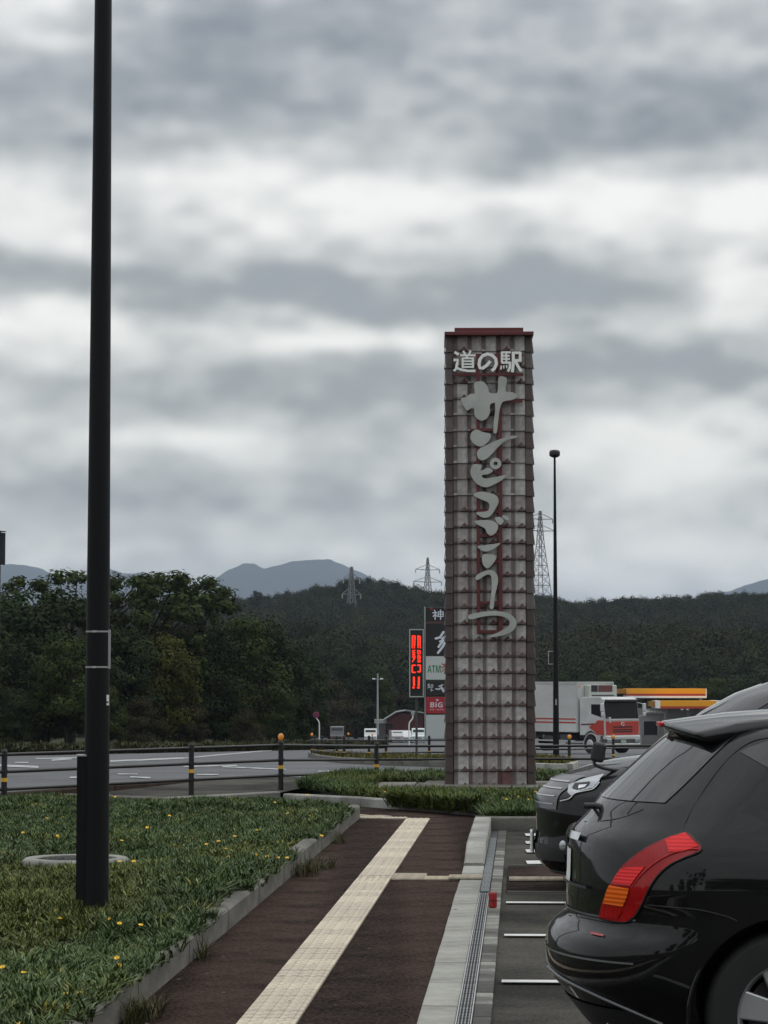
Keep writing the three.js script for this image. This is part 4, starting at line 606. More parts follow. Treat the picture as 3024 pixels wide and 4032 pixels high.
farCar('far_car', 'white car on the far road between another white car and a pale van', 1599, 302, 1.5, 1.5, 'car', lin(.66, .66, .66), .1);
farCar('far_van', 'pale greenish minivan on the far road beside the shop sign', 1648, 292, 1.62, 1.75, 'van', lin(.60, .68, .66));
// ---------------------------------------------------------------- shop signs left of the tower
function canvas(w, h, draw) { const c = document.createElement('canvas'); c.width = w; c.height = h; const x = c.getContext('2d'); x.lineCap = 'round'; x.lineJoin = 'round'; draw(x, w, h); const t = new THREE.CanvasTexture(c); t.colorSpace = THREE.SRGBColorSpace; return t; }
function strokes(x, list) { for (const [w, ...p] of list) { x.lineWidth = w; x.beginPath(); x.moveTo(p[0][0], p[0][1]); for (const q of p.slice(1)) x.lineTo(q[0], q[1]); x.stroke(); } }
{
  const d = 100, k = F / d, g = at(1790, 2690, d), t = thing('shop_sign', 'tall stack of black, white and red sign panels half hidden behind the tower', 'sign', V(g.x, land(d), -d));
  const Y = (py) => EYE + (HY - py) / k - land(d), X = (px) => (px - 1790) / k, x0 = 1676, x1 = 1896, W = X(x1) - X(x0);
  const c2 = (px, py) => [(px - 350) / 811 * 220 / 220, py];
  const panel = (y0, y1, bg, draw, name = 'sign_panel') => {
    const h = Y(y0) - Y(y1), pw = 880, ph = Math.round((y1 - y0) * 4), tx = canvas(pw, ph, (x) => { x.fillStyle = bg; x.fillRect(0, 0, pw, ph); draw(x, pw, ph); });   // 4 canvas pixels to one of the picture's
    const m = mesh(name, box(W, h - .02, .26, (X(x0) + X(x1)) / 2, (Y(y0) + Y(y1)) / 2, 0, .012), M.darkGrey, t);
    const f = new THREE.PlaneGeometry(W - .02, h - .04).translate((X(x0) + X(x1)) / 2, (Y(y0) + Y(y1)) / 2, .134); mesh('sign_face', f, std(0xffffff, .5, { map: tx }), m);
  };
  // crop coordinates of the zoom (x from 350, 3.686 per picture pixel) turned into canvas pixels
  const q = (list, top) => list.map(([w, ...p]) => [w * 1.085, ...p.map(([a, b]) => [(a - 354) * 1.085, (b - top) * 1.085])]);
  panel(2392, 2454, '#151419', (x) => { x.fillStyle = '#8c2a22'; x.fillRect(68, 0, 42, 36); x.fillStyle = '#7a4038'; x.fillRect(20, 236, 860, 12); x.strokeStyle = '#d4dae4'; strokes(x, q([[16, [480, 165], [492, 190]], [16, [455, 205], [510, 200], [462, 260]], [16, [490, 225], [490, 305]], [14, [505, 240], [520, 262]], [14, [535, 190], [608, 190], [608, 260], [535, 260], [535, 190]], [12, [535, 225], [608, 225]], [16, [570, 160], [570, 305]]], 125)); });
  panel(2455, 2581, '#131217', (x) => { x.strokeStyle = '#cfd6e0'; strokes(x, q([[34, [500, 575], [560, 560], [612, 480]], [30, [590, 580], [640, 545]], [34, [620, 600], [575, 650], [540, 700]], [34, [630, 640], [600, 700], [532, 790]], [28, [560, 620], [600, 605]]], 355)); });
  panel(2583, 2678, '#b9bebd', (x) => { x.fillStyle = '#1c7049'; x.font = 'bold 168px sans-serif'; x.save(); x.translate(24, 268); x.scale(.62, 1); x.fillText('ATM', 0, 0); x.restore(); x.strokeStyle = '#963230'; strokes(x, q([[16, [590, 935], [612, 955]], [16, [582, 985], [606, 995]], [16, [585, 1060], [612, 1020]], [16, [612, 975], [660, 985]], [14, [625, 940], [640, 1060]]], 825)); });
  panel(2680, 2740, '#141418', (x) => { x.strokeStyle = '#bcc3cb'; strokes(x, q([[10, [380, 1240], [410, 1235]], [10, [398, 1222], [398, 1275]], [10, [380, 1255], [415, 1270]], [10, [378, 1290], [420, 1280]], [10, [430, 1240], [455, 1240], [455, 1280], [430, 1280], [430, 1240]], [10, [420, 1310], [460, 1330]], [10, [440, 1300], [430, 1345]], [22, [500, 1305], [545, 1310], [580, 1280]], [20, [545, 1265], [600, 1240]], [22, [570, 1255], [620, 1330]], [24, [575, 1290], [612, 1350]]], 1185)); });
  panel(2742, 2810, '#9b2330', (x) => { x.fillStyle = '#ccc9cf'; x.font = 'bold 116px sans-serif'; x.save(); x.translate(58, 172); x.scale(1.12, 1); x.fillText('BiG', 0, 0); x.restore(); x.fillRect(162, 38, 36, 26); x.font = '34px sans-serif'; x.fillStyle = '#b58f97'; for (let i = 0; i < 6; i++) x.fillRect(64 + i * 38, 196, i === 2 ? 8 : 24, 24); });
  panel(2812, 2908, '#b4babb', () => { });
  mesh('frame_post', [box(.05, Y(2390), .1, X(1674), Y(2390) / 2, -.02), box(.05, Y(2390), .1, X(x1) + .03, Y(2390) / 2, -.02)], M.galv, t);
  for (const y of [2526, 2700]) mesh('bracket', box(.25, .04, .06, X(1671), Y(y), -.08), M.galv, t);
  // electronic sign
  const e = thing('led_sign', 'narrow upright electronic sign with glowing red characters', 'sign', V(at(1640, 2690, d).x, land(d), -d)); const XE = (px) => (px - 1640) / k;
  mesh('housing', box(XE(1667) - XE(1613), Y(2480) - Y(2743), .22, 0, (Y(2480) + Y(2743)) / 2, 0, .01), M.black, e);
  mesh('frame', [box(.035, Y(2478) - Y(2745), .26, XE(1613.5), Y(2611.5), .0), box(.035, Y(2478) - Y(2745), .26, XE(1666.5), Y(2611.5), 0), box(XE(1665) - XE(1615), .04, .26, 0, Y(2480), .002), box(XE(1665) - XE(1615), .04, .26, 0, Y(2743), .002)], M.galv, e);
  mesh('stay', [box(.14, .05, .05, XE(1670), Y(2526), -.08), box(.14, .05, .05, XE(1670), Y(2700), -.08)], M.galv, e); mesh('post', cyl(.05, .05, Y(2743) + .02, 0, 0, -.02, 10), M.darkGrey, e);
  const glow = canvas(160, 840, (x) => { x.fillStyle = '#000'; x.fillRect(0, 0, 160, 840); x.strokeStyle = '#ff2a14'; const s = (l) => strokes(x, l.map(([w, ...p]) => [w, ...p.map(([a, b]) => [(a - 145) * .98, (b - 510) * .98])]));
    s([[13, [165, 535], [205, 535], [205, 595], [165, 595], [165, 535]], [11, [165, 565], [205, 565]], [13, [165, 595], [165, 715]], [13, [245, 535], [282, 545], [282, 715]], [13, [245, 535], [245, 595], [282, 595]], [11, [245, 565], [280, 565]], [12, [180, 630], [205, 630]], [12, [180, 665], [205, 665]], [13, [203, 610], [195, 715]], [12, [245, 630], [275, 630]], [12, [245, 665], [275, 665]], [13, [250, 610], [250, 710]],
      [13, [165, 755], [205, 750]], [13, [165, 785], [205, 785]], [13, [165, 815], [205, 815]], [12, [185, 755], [185, 880]], [13, [165, 850], [205, 840]], [13, [205, 860], [165, 920]], [13, [245, 750], [282, 760], [282, 800], [245, 800], [245, 750]], [13, [245, 830], [282, 835], [282, 870], [248, 870], [248, 830]], [13, [245, 895], [282, 895], [282, 920], [245, 920]],
      [17, [205, 970], [165, 970], [165, 1075], [205, 1075]], [17, [242, 970], [282, 970], [282, 1065], [245, 1065]], [26, [188, 1150], [190, 1270]], [22, [175, 1300], [188, 1302]], [26, [262, 1150], [258, 1270]], [22, [245, 1300], [262, 1302]]]); });
  mesh('led_face', new THREE.PlaneGeometry(XE(1662) - XE(1618), Y(2498) - Y(2725)).translate(0, Y(2611.5), .1135), new THREE.MeshStandardMaterial({ color: 0x050505, roughness: .5, emissive: 0xffffff, emissiveMap: glow, emissiveIntensity: 1.5 }), e);
}
// ---------------------------------------------------------------- road signs, posts, wires, house
{
  const d = 200, k = F / d, g = at(1257, 2690, d), h = (py) => EYE + (HY - py) / k - land(d), t = thing('no_parking_sign', 'round blue and red road sign on a bent white post', 'road sign', V(g.x, land(d), -d));
  mesh('post', tube([V(0, -.1, 0), V(0, h(2845), 0), V(-.05, h(2838), 0), V(-.24, h(2826), 0), V(-.26, h(2805), 0)], .045, 8, 30), M.white, t);
  const s = mesh('disc', cyl(.25, .25, .03, 0, 0, 0, 24).rotateX(Math.PI / 2).translate(-.25, h(2814), .06), std(lin(.02, .04, .22), .5), t); mesh('ring', new THREE.TorusGeometry(.22, .035, 6, 28).translate(-.25, h(2814), .095), std(lin(.35, .03, .03), .5), s); mesh('slash', box(.05, .42, .02, 0, 0, 0).rotateZ(.78).translate(-.25, h(2814), .1), std(lin(.35, .03, .03), .5), s);
}
{
  const d = 200, k = F / d, g = at(1611, 2690, d), h = (py) => EYE + (HY - py) / k - land(d), t = thing('bent_lamp_post', 'white bent post under a pale bare branch, left of the shop sign', 'post', V(g.x, land(d), -d));
  mesh('post', tube([V(0, -.1, 0), V(0, h(2850), 0), V(.05, h(2842), 0), V(.28, h(2828), 0), V(.30, h(2815), 0)], .05, 8, 30), M.white, t); mesh('lamp', box(.3, .3, .08, .3, h(2808), 0, .03), M.grey, t);
}
{
  const g0 = [[92, 2876, 2954, 166], [674, 2898, 2945, 205], [995, 2903, 2940, 260]], where = ['nearest', 'middle one', 'farthest'];
  g0.forEach(([px, y0, y1, d], i) => { const g = at(px, 2690, d), k = F / d, hh = EYE + (HY - y0) / k - land(d), t = thing('delineator_post', 'dark roadside marker post with a white round top, ' + where[i], 'marker post', V(g.x, land(d), -d), 0, 'marker posts on the verge'); mesh('post', cyl(.05, .045, hh - .1, 0, 0, 0, 8), M.black, t); mesh('reflector', new THREE.SphereGeometry(.11, 12, 8).scale(1, 1, .5).translate(0, hh - .05, .03), M.white, t); });
}
{ [[1372, 2892, 240], [1466, 2894, 270]].forEach(([px, y, d], i) => { const g = at(px, 2690, d), k = F / d, hh = EYE + (HY - y) / k - land(d), t = thing('marker_post', i ? 'small amber road marker in front of the white boxy van' : 'small amber road marker between the dark van and the white van', 'marker post', V(g.x, land(d), -d)); mesh('post', cyl(.04, .04, hh, 0, 0, 0, 8), M.black, t); mesh('reflector', new THREE.SphereGeometry(.13, 12, 8).scale(.8, 1, .5).translate(0, hh + .08, .03), M.amber, t); }); }
{
  const d = 318, k = F / d, g = at(1487, 2690, d), top = EYE + (HY - 2652) / k - land(d), t = thing('utility_pole', 'grey utility pole with two lamps near its top, before the woods', 'utility pole', V(g.x, land(d), -d));
  mesh('shaft', cyl(.17, .09, top, 0, 0, 0, 10), M.grey, t); mesh('cross_arm', box(1.2, .09, .09, 0, top - .75, 0), M.grey, t); for (const s of [-1, 1]) mesh('lamp', box(.42, .16, .22, s * .52, top - .7, .08, .05), M.white, t);
}
{
  const d = 322, k = F / d, g = at(1585, 2690, d), Y = (py) => EYE + (HY - py) / k - land(d), X = (px) => (px - 1585) / k, t = thing('red_barn', 'dark red house with a pale edged roof behind the parked cars', 'house', V(g.x, land(d), -d));
  mesh('wall', extrude([[X(1524), 0], [X(1665), 0], [X(1665), Y(2815)], [X(1592), Y(2806)], [X(1560), Y(2811)], [X(1524), Y(2834)]], 6).translate(0, 0, -6), std(lin(.060, .014, .014), .8), t);
  const rf = mesh('roof', [extrude([[X(1515), Y(2835)], [X(1562), Y(2806)], [X(1595), Y(2800)], [X(1670), Y(2809)], [X(1670), Y(2806)], [X(1595), Y(2795)], [X(1558), Y(2801)], [X(1512), Y(2830)]], 6.8).translate(0, 0, -6.4)], std(lin(.10, .11, .12), .6), t); mesh('fascia', [rod(V(X(1513), Y(2832), .42), V(X(1560), Y(2803), .42), .07), rod(V(X(1560), Y(2803), .42), V(X(1595), Y(2797), .42), .07)], std(lin(.32, .34, .35), .6), rf);
  mesh('lean_to', [box(1.4, Y(2845), 3, X(1500), Y(2845) / 2, -2)], M.darkGrey, t); mesh('lean_to_roof', box(1.8, .5, 3.2, X(1501), Y(2840), -2), M.grey, t); mesh('window', box(.7, .6, .05, X(1535), Y(2858), .03), M.glass, t);
}
// low wall beside the far road
tag(mesh('low_wall', box(6, 1.0, .3).translate(1.5, land(315) + .5, -315), M.darkGrey), 'low dark wall behind the cars on the far road', 'wall');
// ---------------------------------------------------------------- filling station
{
  const d = 250, k = F / d, X = (px) => (px - 2650) / k, Y = (py) => EYE + (HY - py) / k - land(d), g = at(2650, 2690, d), t = thing('filling_station', 'filling station with two yellow canopies edged in red and white', 'filling station', V(g.x, land(d), -d));
  const yel = std(lin(.80, .35, .008), .6), red = std(lin(.40, .04, .02), .5), gw = std(lin(.36, .36, .34), .7, { map: grainTex(.1, .3, 501, .4) });
  const c1 = mesh('upper_canopy', box(X(2779) - X(2477), Y(2711) - Y(2731), 6, (X(2779) + X(2477)) / 2, Y(2721), -3), yel, t); mesh('red_band', box(X(2775) - X(2477), Y(2731) - Y(2740), 6, (X(2775) + X(2477)) / 2, Y(2735.5), -3), red, c1); mesh('white_band', box(X(2779) - X(2477), Y(2740) - Y(2748), 6, (X(2779) + X(2477)) / 2, Y(2744), -3), M.white, c1); mesh('canopy_return', box(X(2476) - X(2446), Y(2712) - Y(2731), 3, X(2461), Y(2722), -4.5), std(lin(.32, .16, .02), .6), c1); mesh('end_cap', box(.1, Y(2711) - Y(2748), 6.02, X(2780), Y(2729.5), -3), M.white, c1);
  const c2 = mesh('lower_canopy', box(X(2802) - X(2584), Y(2758) - Y(2779), 5, (X(2802) + X(2584)) / 2, Y(2768.5), 1), yel, t); mesh('red_band', box(X(2802) - X(2584), Y(2779) - Y(2788), 5, (X(2802) + X(2584)) / 2, Y(2783.5), 1), red, c2); for (const [a, b] of [[2570, 2584], [2802, 2818]]) mesh('white_end', box(X(b) - X(a), Y(2757) - Y(2787), 5, X((a + b) / 2), Y(2772), 1.004), M.white, c2); mesh('canopy_return', box(X(2570) - X(2553), Y(2759) - Y(2780), 3, X(2561.5), Y(2770), .5), std(lin(.32, .16, .02), .6), c2);
  mesh('building_wall', box(X(3050) - X(2528), Y(2790), 5, (X(3050) + X(2528)) / 2, Y(2790) / 2, -3.2), gw, t); mesh('parapet', box(X(2630) - X(2530), .5, .2, X(2580), Y(2800), -.58), std(lin(.42, .42, .40), .7), t);
  for (const [a, b, c, e] of [[2535, 2592, 2838, 2893], [2640, 2740, 2832, 2880], [2760, 2860, 2832, 2880]]) { const w = mesh('window', box(X(b) - X(a), Y(c) - Y(e), .06, X((a + b) / 2), Y((c + e) / 2), -.68), M.glass, t); mesh('frame', [box(.08, Y(c) - Y(e), .08, X(a), Y((c + e) / 2), -.66), box(.08, Y(c) - Y(e), .08, X(b), Y((c + e) / 2), -.66), box(X(b) - X(a), .08, .08, X((a + b) / 2), Y(c), -.655)], M.grey, w); }
  for (const px of [2610, 2700, 2780]) mesh('column', box(.25, Y(2788), .25, X(px), Y(2788) / 2, 2), gw, t); for (const px of [2500, 2760]) mesh('canopy_column', box(.3, Y(2748), .3, X(px), Y(2748) / 2, -.4), gw, t);
  for (const px of [2669, 2690]) mesh('lamp', box(.28, .14, .2, X(px), Y(2791), 3.3), M.white, t); mesh('string_bulb', Array.from({ length: 7 }, (_, i) => new THREE.SphereGeometry(.16, 8, 6).translate(X(2548 + i * 11), Y(2802), -.4)), M.white, t);
}
// ---------------------------------------------------------------- pylons
function pylon(label, px, topY, d, height, arms) {
  const k = F / d, g = at(px, topY, d), t = thing('power_pylon', label, 'pylon', V(g.x, g.y - height, -d), .5), m = std(lin(.18, .185, .19), .6), W = (y) => y > height * .72 ? mix(.9, .25, (y - height * .72) / (height * .28)) * height / 60 * 1.6 : mix(3.6, .9, y / (height * .72)) * height / 60 * 1.6, th = .13;
  const legs = [], br = [], cs = [[-1, -1], [1, -1], [1, 1], [-1, 1]]; const N = 13; for (let j = 0; j < N; j++) { const y0 = height * (1 - Math.pow(1 - j / N, 1.25)), y1 = height * (1 - Math.pow(1 - (j + 1) / N, 1.25)), a = W(y0), b = W(y1); cs.forEach(([x, z], i) => { const [x2, z2] = cs[(i + 1) % 4]; legs.push(rod(V(x * a, y0, z * a), V(x * b, y1, z * b), th * 1.3, 4)); br.push(rod(V(x * a, y0, z * a), V(x2 * b, y1, z2 * b), th * .7, 3), rod(V(x2 * a, y0, z2 * a), V(x * b, y1, z * b), th * .7, 3), rod(V(x * b, y1, z * b), V(x2 * b, y1, z2 * b), th * .8, 3)); }); }
  mesh('legs', legs, m, t); mesh('bracing', br, m, t);
  for (const [f, l] of arms) { const y = height * f, a = W(y), q = []; for (const s of [-1, 1]) { q.push(rod(V(s * a, y, a), V(s * l, y + .2, 0), th, 4), rod(V(s * a, y, -a), V(s * l, y + .2, 0), th, 4), rod(V(s * a, y + 2.2, 0), V(s * l, y + .2, 0), th, 4)); } const ar = mesh('cross_arm', q, m, t); mesh('insulator', [-1, 1].map((s) => cyl(.22, .22, 1.6, s * l, y - 1.4, 0, 6)), M.grey, ar); }
}
pylon('tall steel lattice pylon right of the tower, seen against the sky', 2127, 2012, 900, 44, [[.93, 5.5], [.83, 6.5]]);
pylon('steel lattice pylon left of the tower, standing on the ridge', 1684, 2196, 1050, 38, [[.86, 6], [.72, 7]]);
pylon('dark lattice pylon in front of the wooded hill below the mountain', 1384, 2232, 840, 44, [[.9, 3.2], [.78, 3.6]]);

// ---------------------------------------------------------------- hills and mountains
function hill(name, d0, dr, d1, sky, mat, rough, nx, nz, xw, cover = 0) {
  const Hh = (x, d) => { const px = CX + x / dr * F, top = EYE + (HY - smoothTable(sky, px, rough[2] ? 7 : 25)) / F * dr - cover, base = land(d0) - .5; const f = d < dr ? sstep(d0, dr, d) * .75 + .25 * clamp((d - d0) / (dr - d0)) : 1 - .6 * sstep(dr, d1, d); return base + (top - base) * f + (fbm(x / rough[0], d / rough[0], 5, 4) - .5) * rough[1] * sstep(d0, d0 + 80, d) * (d < dr ? 1 : 1) * sstep(0, 1, Math.abs(d - dr) / (dr * .04)) + (fbm(x / 90, d / 90, 25, 5) - .5) * (rough[2] ?? 0); };
  const P = [], U = [], I = []; for (let j = 0; j <= nz; j++) for (let i = 0; i <= nx; i++) { const d = mix(d0, d1, j / nz), x = mix(-xw, xw, i / nx); P.push(x, Hh(x, d), -d); U.push(x, d); }
  for (let j = 0; j < nz; j++) for (let i = 0; i < nx; i++) { const a = j * (nx + 1) + i; I.push(a, a + 1, a + nx + 1, a + 1, a + nx + 2, a + nx + 1); }
  const g = new THREE.BufferGeometry(); g.setAttribute('position', new THREE.Float32BufferAttribute(P, 3)); g.setAttribute('uv', new THREE.Float32BufferAttribute(U, 2)); g.setIndex(I); g.computeVertexNormals(); struct(name, g, mat); return Hh;
}
const DSP = (l) => l.map(([x, y]) => [x * 1.8228, y * 1.8228]);
const hillMat = matte(lin(.018, .026, .014), { map: grainTex(.5, .7, 601, .05) });
hill('mountain', 7500, 11000, 14500, DSP([[-400, 1265], [-120, 1245], [0, 1236], [25, 1222], [52, 1219], [80, 1226], [110, 1240], [160, 1262], [190, 1240], [237, 1228], [262, 1238], [320, 1240], [350, 1250], [400, 1276], [440, 1268], [470, 1250], [500, 1231], [530, 1222], [552, 1221], [575, 1236], [590, 1230], [620, 1222], [650, 1217], [690, 1212], [715, 1211], [735, 1216], [760, 1228], [790, 1242], [830, 1262], [900, 1290], [1100, 1320], [1500, 1300], [1590, 1276], [1620, 1262], [1659, 1255], [1800, 1240], [2100, 1262]]), hillMat, [500, 110, 26], 420, 50, 3400, 0);
const hillFar = hill('far_hill', 560, 930, 1300, DSP([[-500, 1290], [-100, 1300], [200, 1305], [440, 1287], [560, 1285], [620, 1277], [700, 1264], [750, 1252], [800, 1249], [850, 1253], [900, 1264], [955, 1277], [1050, 1280], [1160, 1284], [1200, 1298], [1250, 1302], [1300, 1297], [1400, 1287], [1480, 1282], [1560, 1275], [1659, 1271], [1900, 1262], [2300, 1280]]), hillMat, [70, 10], 120, 50, 330, 5);
const hillNear = hill('near_hill', 345, 520, 700, DSP([[-500, 1310], [0, 1335], [300, 1350], [430, 1340], [560, 1335], [680, 1325], [760, 1345], [860, 1385], [960, 1415], [1060, 1405], [1160, 1365], [1260, 1345], [1400, 1345], [1560, 1330], [1659, 1335], [1900, 1320], [2300, 1340]]), hillMat, [45, 7], 100, 40, 220, 5);

// ---------------------------------------------------------------- trees
// a spray of leaf-sized faces filling lobes of a crown
function leaves(lobes, count, size, R, colors, up = .5) {
  const P = new Float32Array(count * 18), C = new Float32Array(count * 18), U = new Float32Array(count * 12); let tot = 0; const w = lobes.map((l) => tot += l[3] * l[4] * l[5] ** .5);
  const a = V(0, 0, 0), b = V(0, 0, 0), n = V(0, 0, 0);
  for (let i = 0; i < count; i++) {
    const r = R() * tot; let li = 0; while (w[li] < r) li++; const [lx, ly, lz, rx, ry, rz, tone] = lobes[li];
    n.set(R() * 2 - 1, R() * 2 - 1, R() * 2 - 1); while (n.lengthSq() > 1 || n.lengthSq() < .01) n.set(R() * 2 - 1, R() * 2 - 1, R() * 2 - 1); n.normalize(); const q = 1.22 * Math.pow(R(), .42) + (R() < .25 ? .4 * R() : 0);
    const cx = lx + n.x * rx * q, cy = ly + n.y * ry * q, cz = lz + n.z * rz * q; n.y += up; n.x += (R() - .5) * 1.1; n.z += (R() - .5) * 1.1; n.normalize();
    a.set(R() - .5, R() - .5, R() - .5).cross(n).normalize(); b.crossVectors(n, a); const s = size * (.55 + R() * .9), l = s * (1.1 + R() * .8);
    const v = [[-.5, -.3], [.5, -.35], [.12, .6], [-.5, -.3], [.12, .6], [-.42, .42]]; const c = colors[Math.floor(R() * colors.length)], j = tone * (.7 + R() * .6);
    v.forEach(([x, y], k) => { const o = i * 18 + k * 3; P[o] = cx + a.x * x * s + b.x * y * l + n.x * .12 * s * (k % 2); P[o + 1] = cy + a.y * x * s + b.y * y * l; P[o + 2] = cz + a.z * x * s + b.z * y * l; C[o] = c[0] * j; C[o + 1] = c[1] * j; C[o + 2] = c[2] * j; U[i * 12 + k * 2] = x + .5; U[i * 12 + k * 2 + 1] = y + .5; });
  }
  const g = new THREE.BufferGeometry(); g.setAttribute('position', new THREE.BufferAttribute(P, 3)); g.setAttribute('color', new THREE.BufferAttribute(C, 3)); g.setAttribute('uv', new THREE.BufferAttribute(U, 2)); g.computeVertexNormals(); return g;
}
const leafMat = matte(0xffffff, { vertexColors: true, side: THREE.DoubleSide, transmission: .0 }), barkMat = matte(lin(.045, .038, .030), { map: grainTex(.4, .6, 611, 1) });
// far woods: crowns scattered over the hills
{
  const R = rng(77), pal = [[.022, .032, .014], [.028, .036, .014], [.018, .028, .014], [.032, .034, .015], [.024, .030, .017]];
  const protos = [0, 1, 2].map((k) => { const lobes = []; for (let i = 0; i < 9; i++) { const an = R() * 6.28, r = .15 + .55 * R(); lobes.push([Math.cos(an) * r, .25 + R() * .75 * (1 - r * .5), Math.sin(an) * r, .30 + R() * .22, .26 + R() * .2, .30 + R() * .22, .8 + R() * .4]); } return leaves(lobes, 1100, .085, R, pal, .6); });
  const scatter = (name, label, Hh, d0, d1, xw, step, rmin, rmax) => {
    const spots = []; for (let d = d0; d < d1; d += step) for (let x = -xw * (d / d1); x < xw * (d / d1); x += step) { const xx = x + (R() - .5) * step * 1.2, dd = d + (R() - .5) * step * 1.2; spots.push([xx, dd, rmin + (rmax - rmin) * R() * R() ]); }
    protos.forEach((g, k) => {
      const mine = spots.filter((_, i) => i % 3 === k), m = shadow(new THREE.InstancedMesh(g, leafMat, mine.length)), mt = new THREE.Matrix4(), q = new THREE.Quaternion(), c = new THREE.Color();
      mine.forEach(([x, d, r], i) => { q.setFromAxisAngle(V(0, 1, 0), R() * 6.28); mt.compose(V(x, Hh(x, d) - r * .25, -d), q, V(r, r * (.95 + R() * .55), r)); m.setMatrixAt(i, mt); const t = .62 + R() * .75, w = fbm(x / 35 + 9, d / 60, 13, 3); c.setRGB(t * (.8 + w * .5), t * (.85 + w * .25), t * .95); m.setColorAt(i, c); });
      m.name = numbered(name); m.userData = { kind: 'stuff', label: label + [' of rounded crowns', ' of darker rounded crowns among them', ' of mixed crowns filling the gaps'][k], category: 'forest' }; scene.add(m);
    });
  };
  scatter('far_forest', 'dense dark forest covering the far ridge', hillFar, 570, 960, 190, 5.2, 2.7, 4.3);
  scatter('near_forest', 'dense dark forest covering the near slope', hillNear, 350, 545, 112, 4.6, 2.4, 4.2);
}
// the wood behind the road at the left, tree by tree
{
  const R = rng(101);
  const greens = [[[.034, .050, .015], [.044, .057, .016], [.029, .042, .015]], [[.022, .034, .014], [.029, .041, .015], [.019, .029, .013]], [[.052, .055, .013], [.062, .060, .014], [.045, .050, .013]], [[.040, .035, .018], [.036, .034, .017], [.045, .039, .020]]];
  function proto(kind, seed) {                                        // unit tree, 10 m tall
    const R = rng(seed), lobes = [], limbs = []; const spread = kind === 'open' ? 4.6 : 2.9, n = kind === 'open' ? 44 : kind === 'bush' ? 36 : 54;
    limbs.push(rod(V(0, -.6, 0), V(.15, 3.4, .1), .24, 8, .17), rod(V(.15, 3.4, .1), V(.3, 6.6, 0), .17, 7, .08));
    for (let i = 0; i < n; i++) {
      const an = i * 2.4 + R(), f = R(), y = kind === 'bush' ? .6 + f * 5.5 : kind === 'open' ? 4.6 + f * 5.2 : 1.6 + f * 7.6, r = spread * (kind === 'bush' ? .9 : 1) * Math.sqrt(R()) * (kind === 'open' ? (.65 + .5 * f) : Math.sin(clamp(.15 + f * .85) * 3.0) * .75 + .35), x = Math.cos(an) * r, z = Math.sin(an) * r, s = kind === 'open' ? .3 + R() * .5 : .5 + R() * .75;
      lobes.push([x, y, z, s, s * (.55 + R() * .35), s, .75 + R() * .5]); const y0 = Math.max(1.2, y * .55); limbs.push(rod(V(.1, y0, .05), V(x * .95, y - .1, z * .95), .075, 5, .02));
    }
    return { lobes, limbs: mergeGeometries(limbs.map((q) => q.toNonIndexed())) };
  }
  const kinds = [['open', 0, 8500, .13], ['full', 1, 18000, .13], ['full', 0, 18000, .13], ['full', 2, 17000, .13], ['bush', 3, 14000, .11], ['full', 1, 18000, .13]];
  const protos = kinds.map(([k, c, n, s], i) => { const p = proto(k, 700 + i * 13), R = rng(900 + i); return { crown: leaves(p.lobes, n, s, R, greens[c], .5), limbs: p.limbs }; });
  // base depth, pixel column, pixel row of the top, prototype, width factor, label
  const list = [
    [150, -60, 2300, 2, 1.2, 'broad green tree cut by the left edge of the picture'], [148, 150, 2285, 1, 1.1, 'tall dark tree left of the light pole, highest there'], [158, 290, 2255, 0, 1.1, 'leaning open tree whose branch reaches the light pole from the left'],
    [160, 560, 2258, 0, 1.15, 'open crowned tree with sky showing through, just right of the light pole'], [165, 720, 2300, 0, .5, 'small open tree beside the open crowned tree, right of the light pole'],
    [140, 40, 2480, 1, 1.0, 'dark tree at the left edge below the tall trees'], [138, 270, 2500, 2, .95, 'bright green bushy tree left of the light pole, at mid height'], [139, 190, 2610, 5, .8, 'low dark tree left of the light pole, behind the verge'],
    [150, 480, 2450, 5, 1.0, 'dark full tree close to the right side of the light pole'], [152, 640, 2480, 3, .9, 'yellowish tree right of the light pole'], [165, 800, 2440, 1, 1.0, 'dark rounded tree below the small open tree'], [172, 930, 2410, 2, 1.0, 'mid green tree in the middle of the wood'],
    [190, 1060, 2440, 5, 1.0, 'dark tree left of the road sign, in the second row'], [205, 1150, 2520, 1, 1.0, 'dark tree rising above the round road sign'], [330, 1300, 2560, 4, 1.0, 'grey brown tree behind the round road sign'], [342, 1400, 2580, 5, 1.0, 'dark tree above the dark far van'], [344, 1460, 2610, 2, .9, 'green tree next to the utility pole'],
    [146, 560, 2650, 4, .9, 'brown bush at the foot of the wood right of the pole'], [152, 730, 2670, 4, 1.0, 'brown thicket at the foot of the wood in the middle'], [168, 870, 2660, 3, .9, 'yellow tipped bush behind the second marker post'], [160, 970, 2720, 4, .9, 'brown bush behind the third marker post'], [185, 1090, 2690, 2, .9, 'green bush at the right end of the verge'], [136, 60, 2700, 5, .9, 'dark bush behind the first marker post'], [138, 420, 2700, 2, .9, 'bush hidden half behind the light pole'],
    [210, 1200, 2750, 2, .9, 'low bush left of the post of the round road sign'], [352, 1560, 2650, 4, 1.0, 'grey tree behind the red house'], [350, 1680, 2650, 1, 1.0, 'dark tree behind the shop sign'], [348, 1500, 2700, 2, .8, 'small tree left of the red house'],
    [340, 2240, 2620, 1, 1.2, 'dark tree behind the truck'], [345, 2420, 2640, 2, 1.1, 'green tree behind the cab of the truck'], [338, 2600, 2650, 5, 1.2, 'dark tree behind the yellow canopies'], [330, 2800, 2660, 2, 1.1, 'green tree at the right end of the filling station'], [325, 2960, 2640, 1, 1.2, 'dark tree above the roof of the SUV'],
  ];
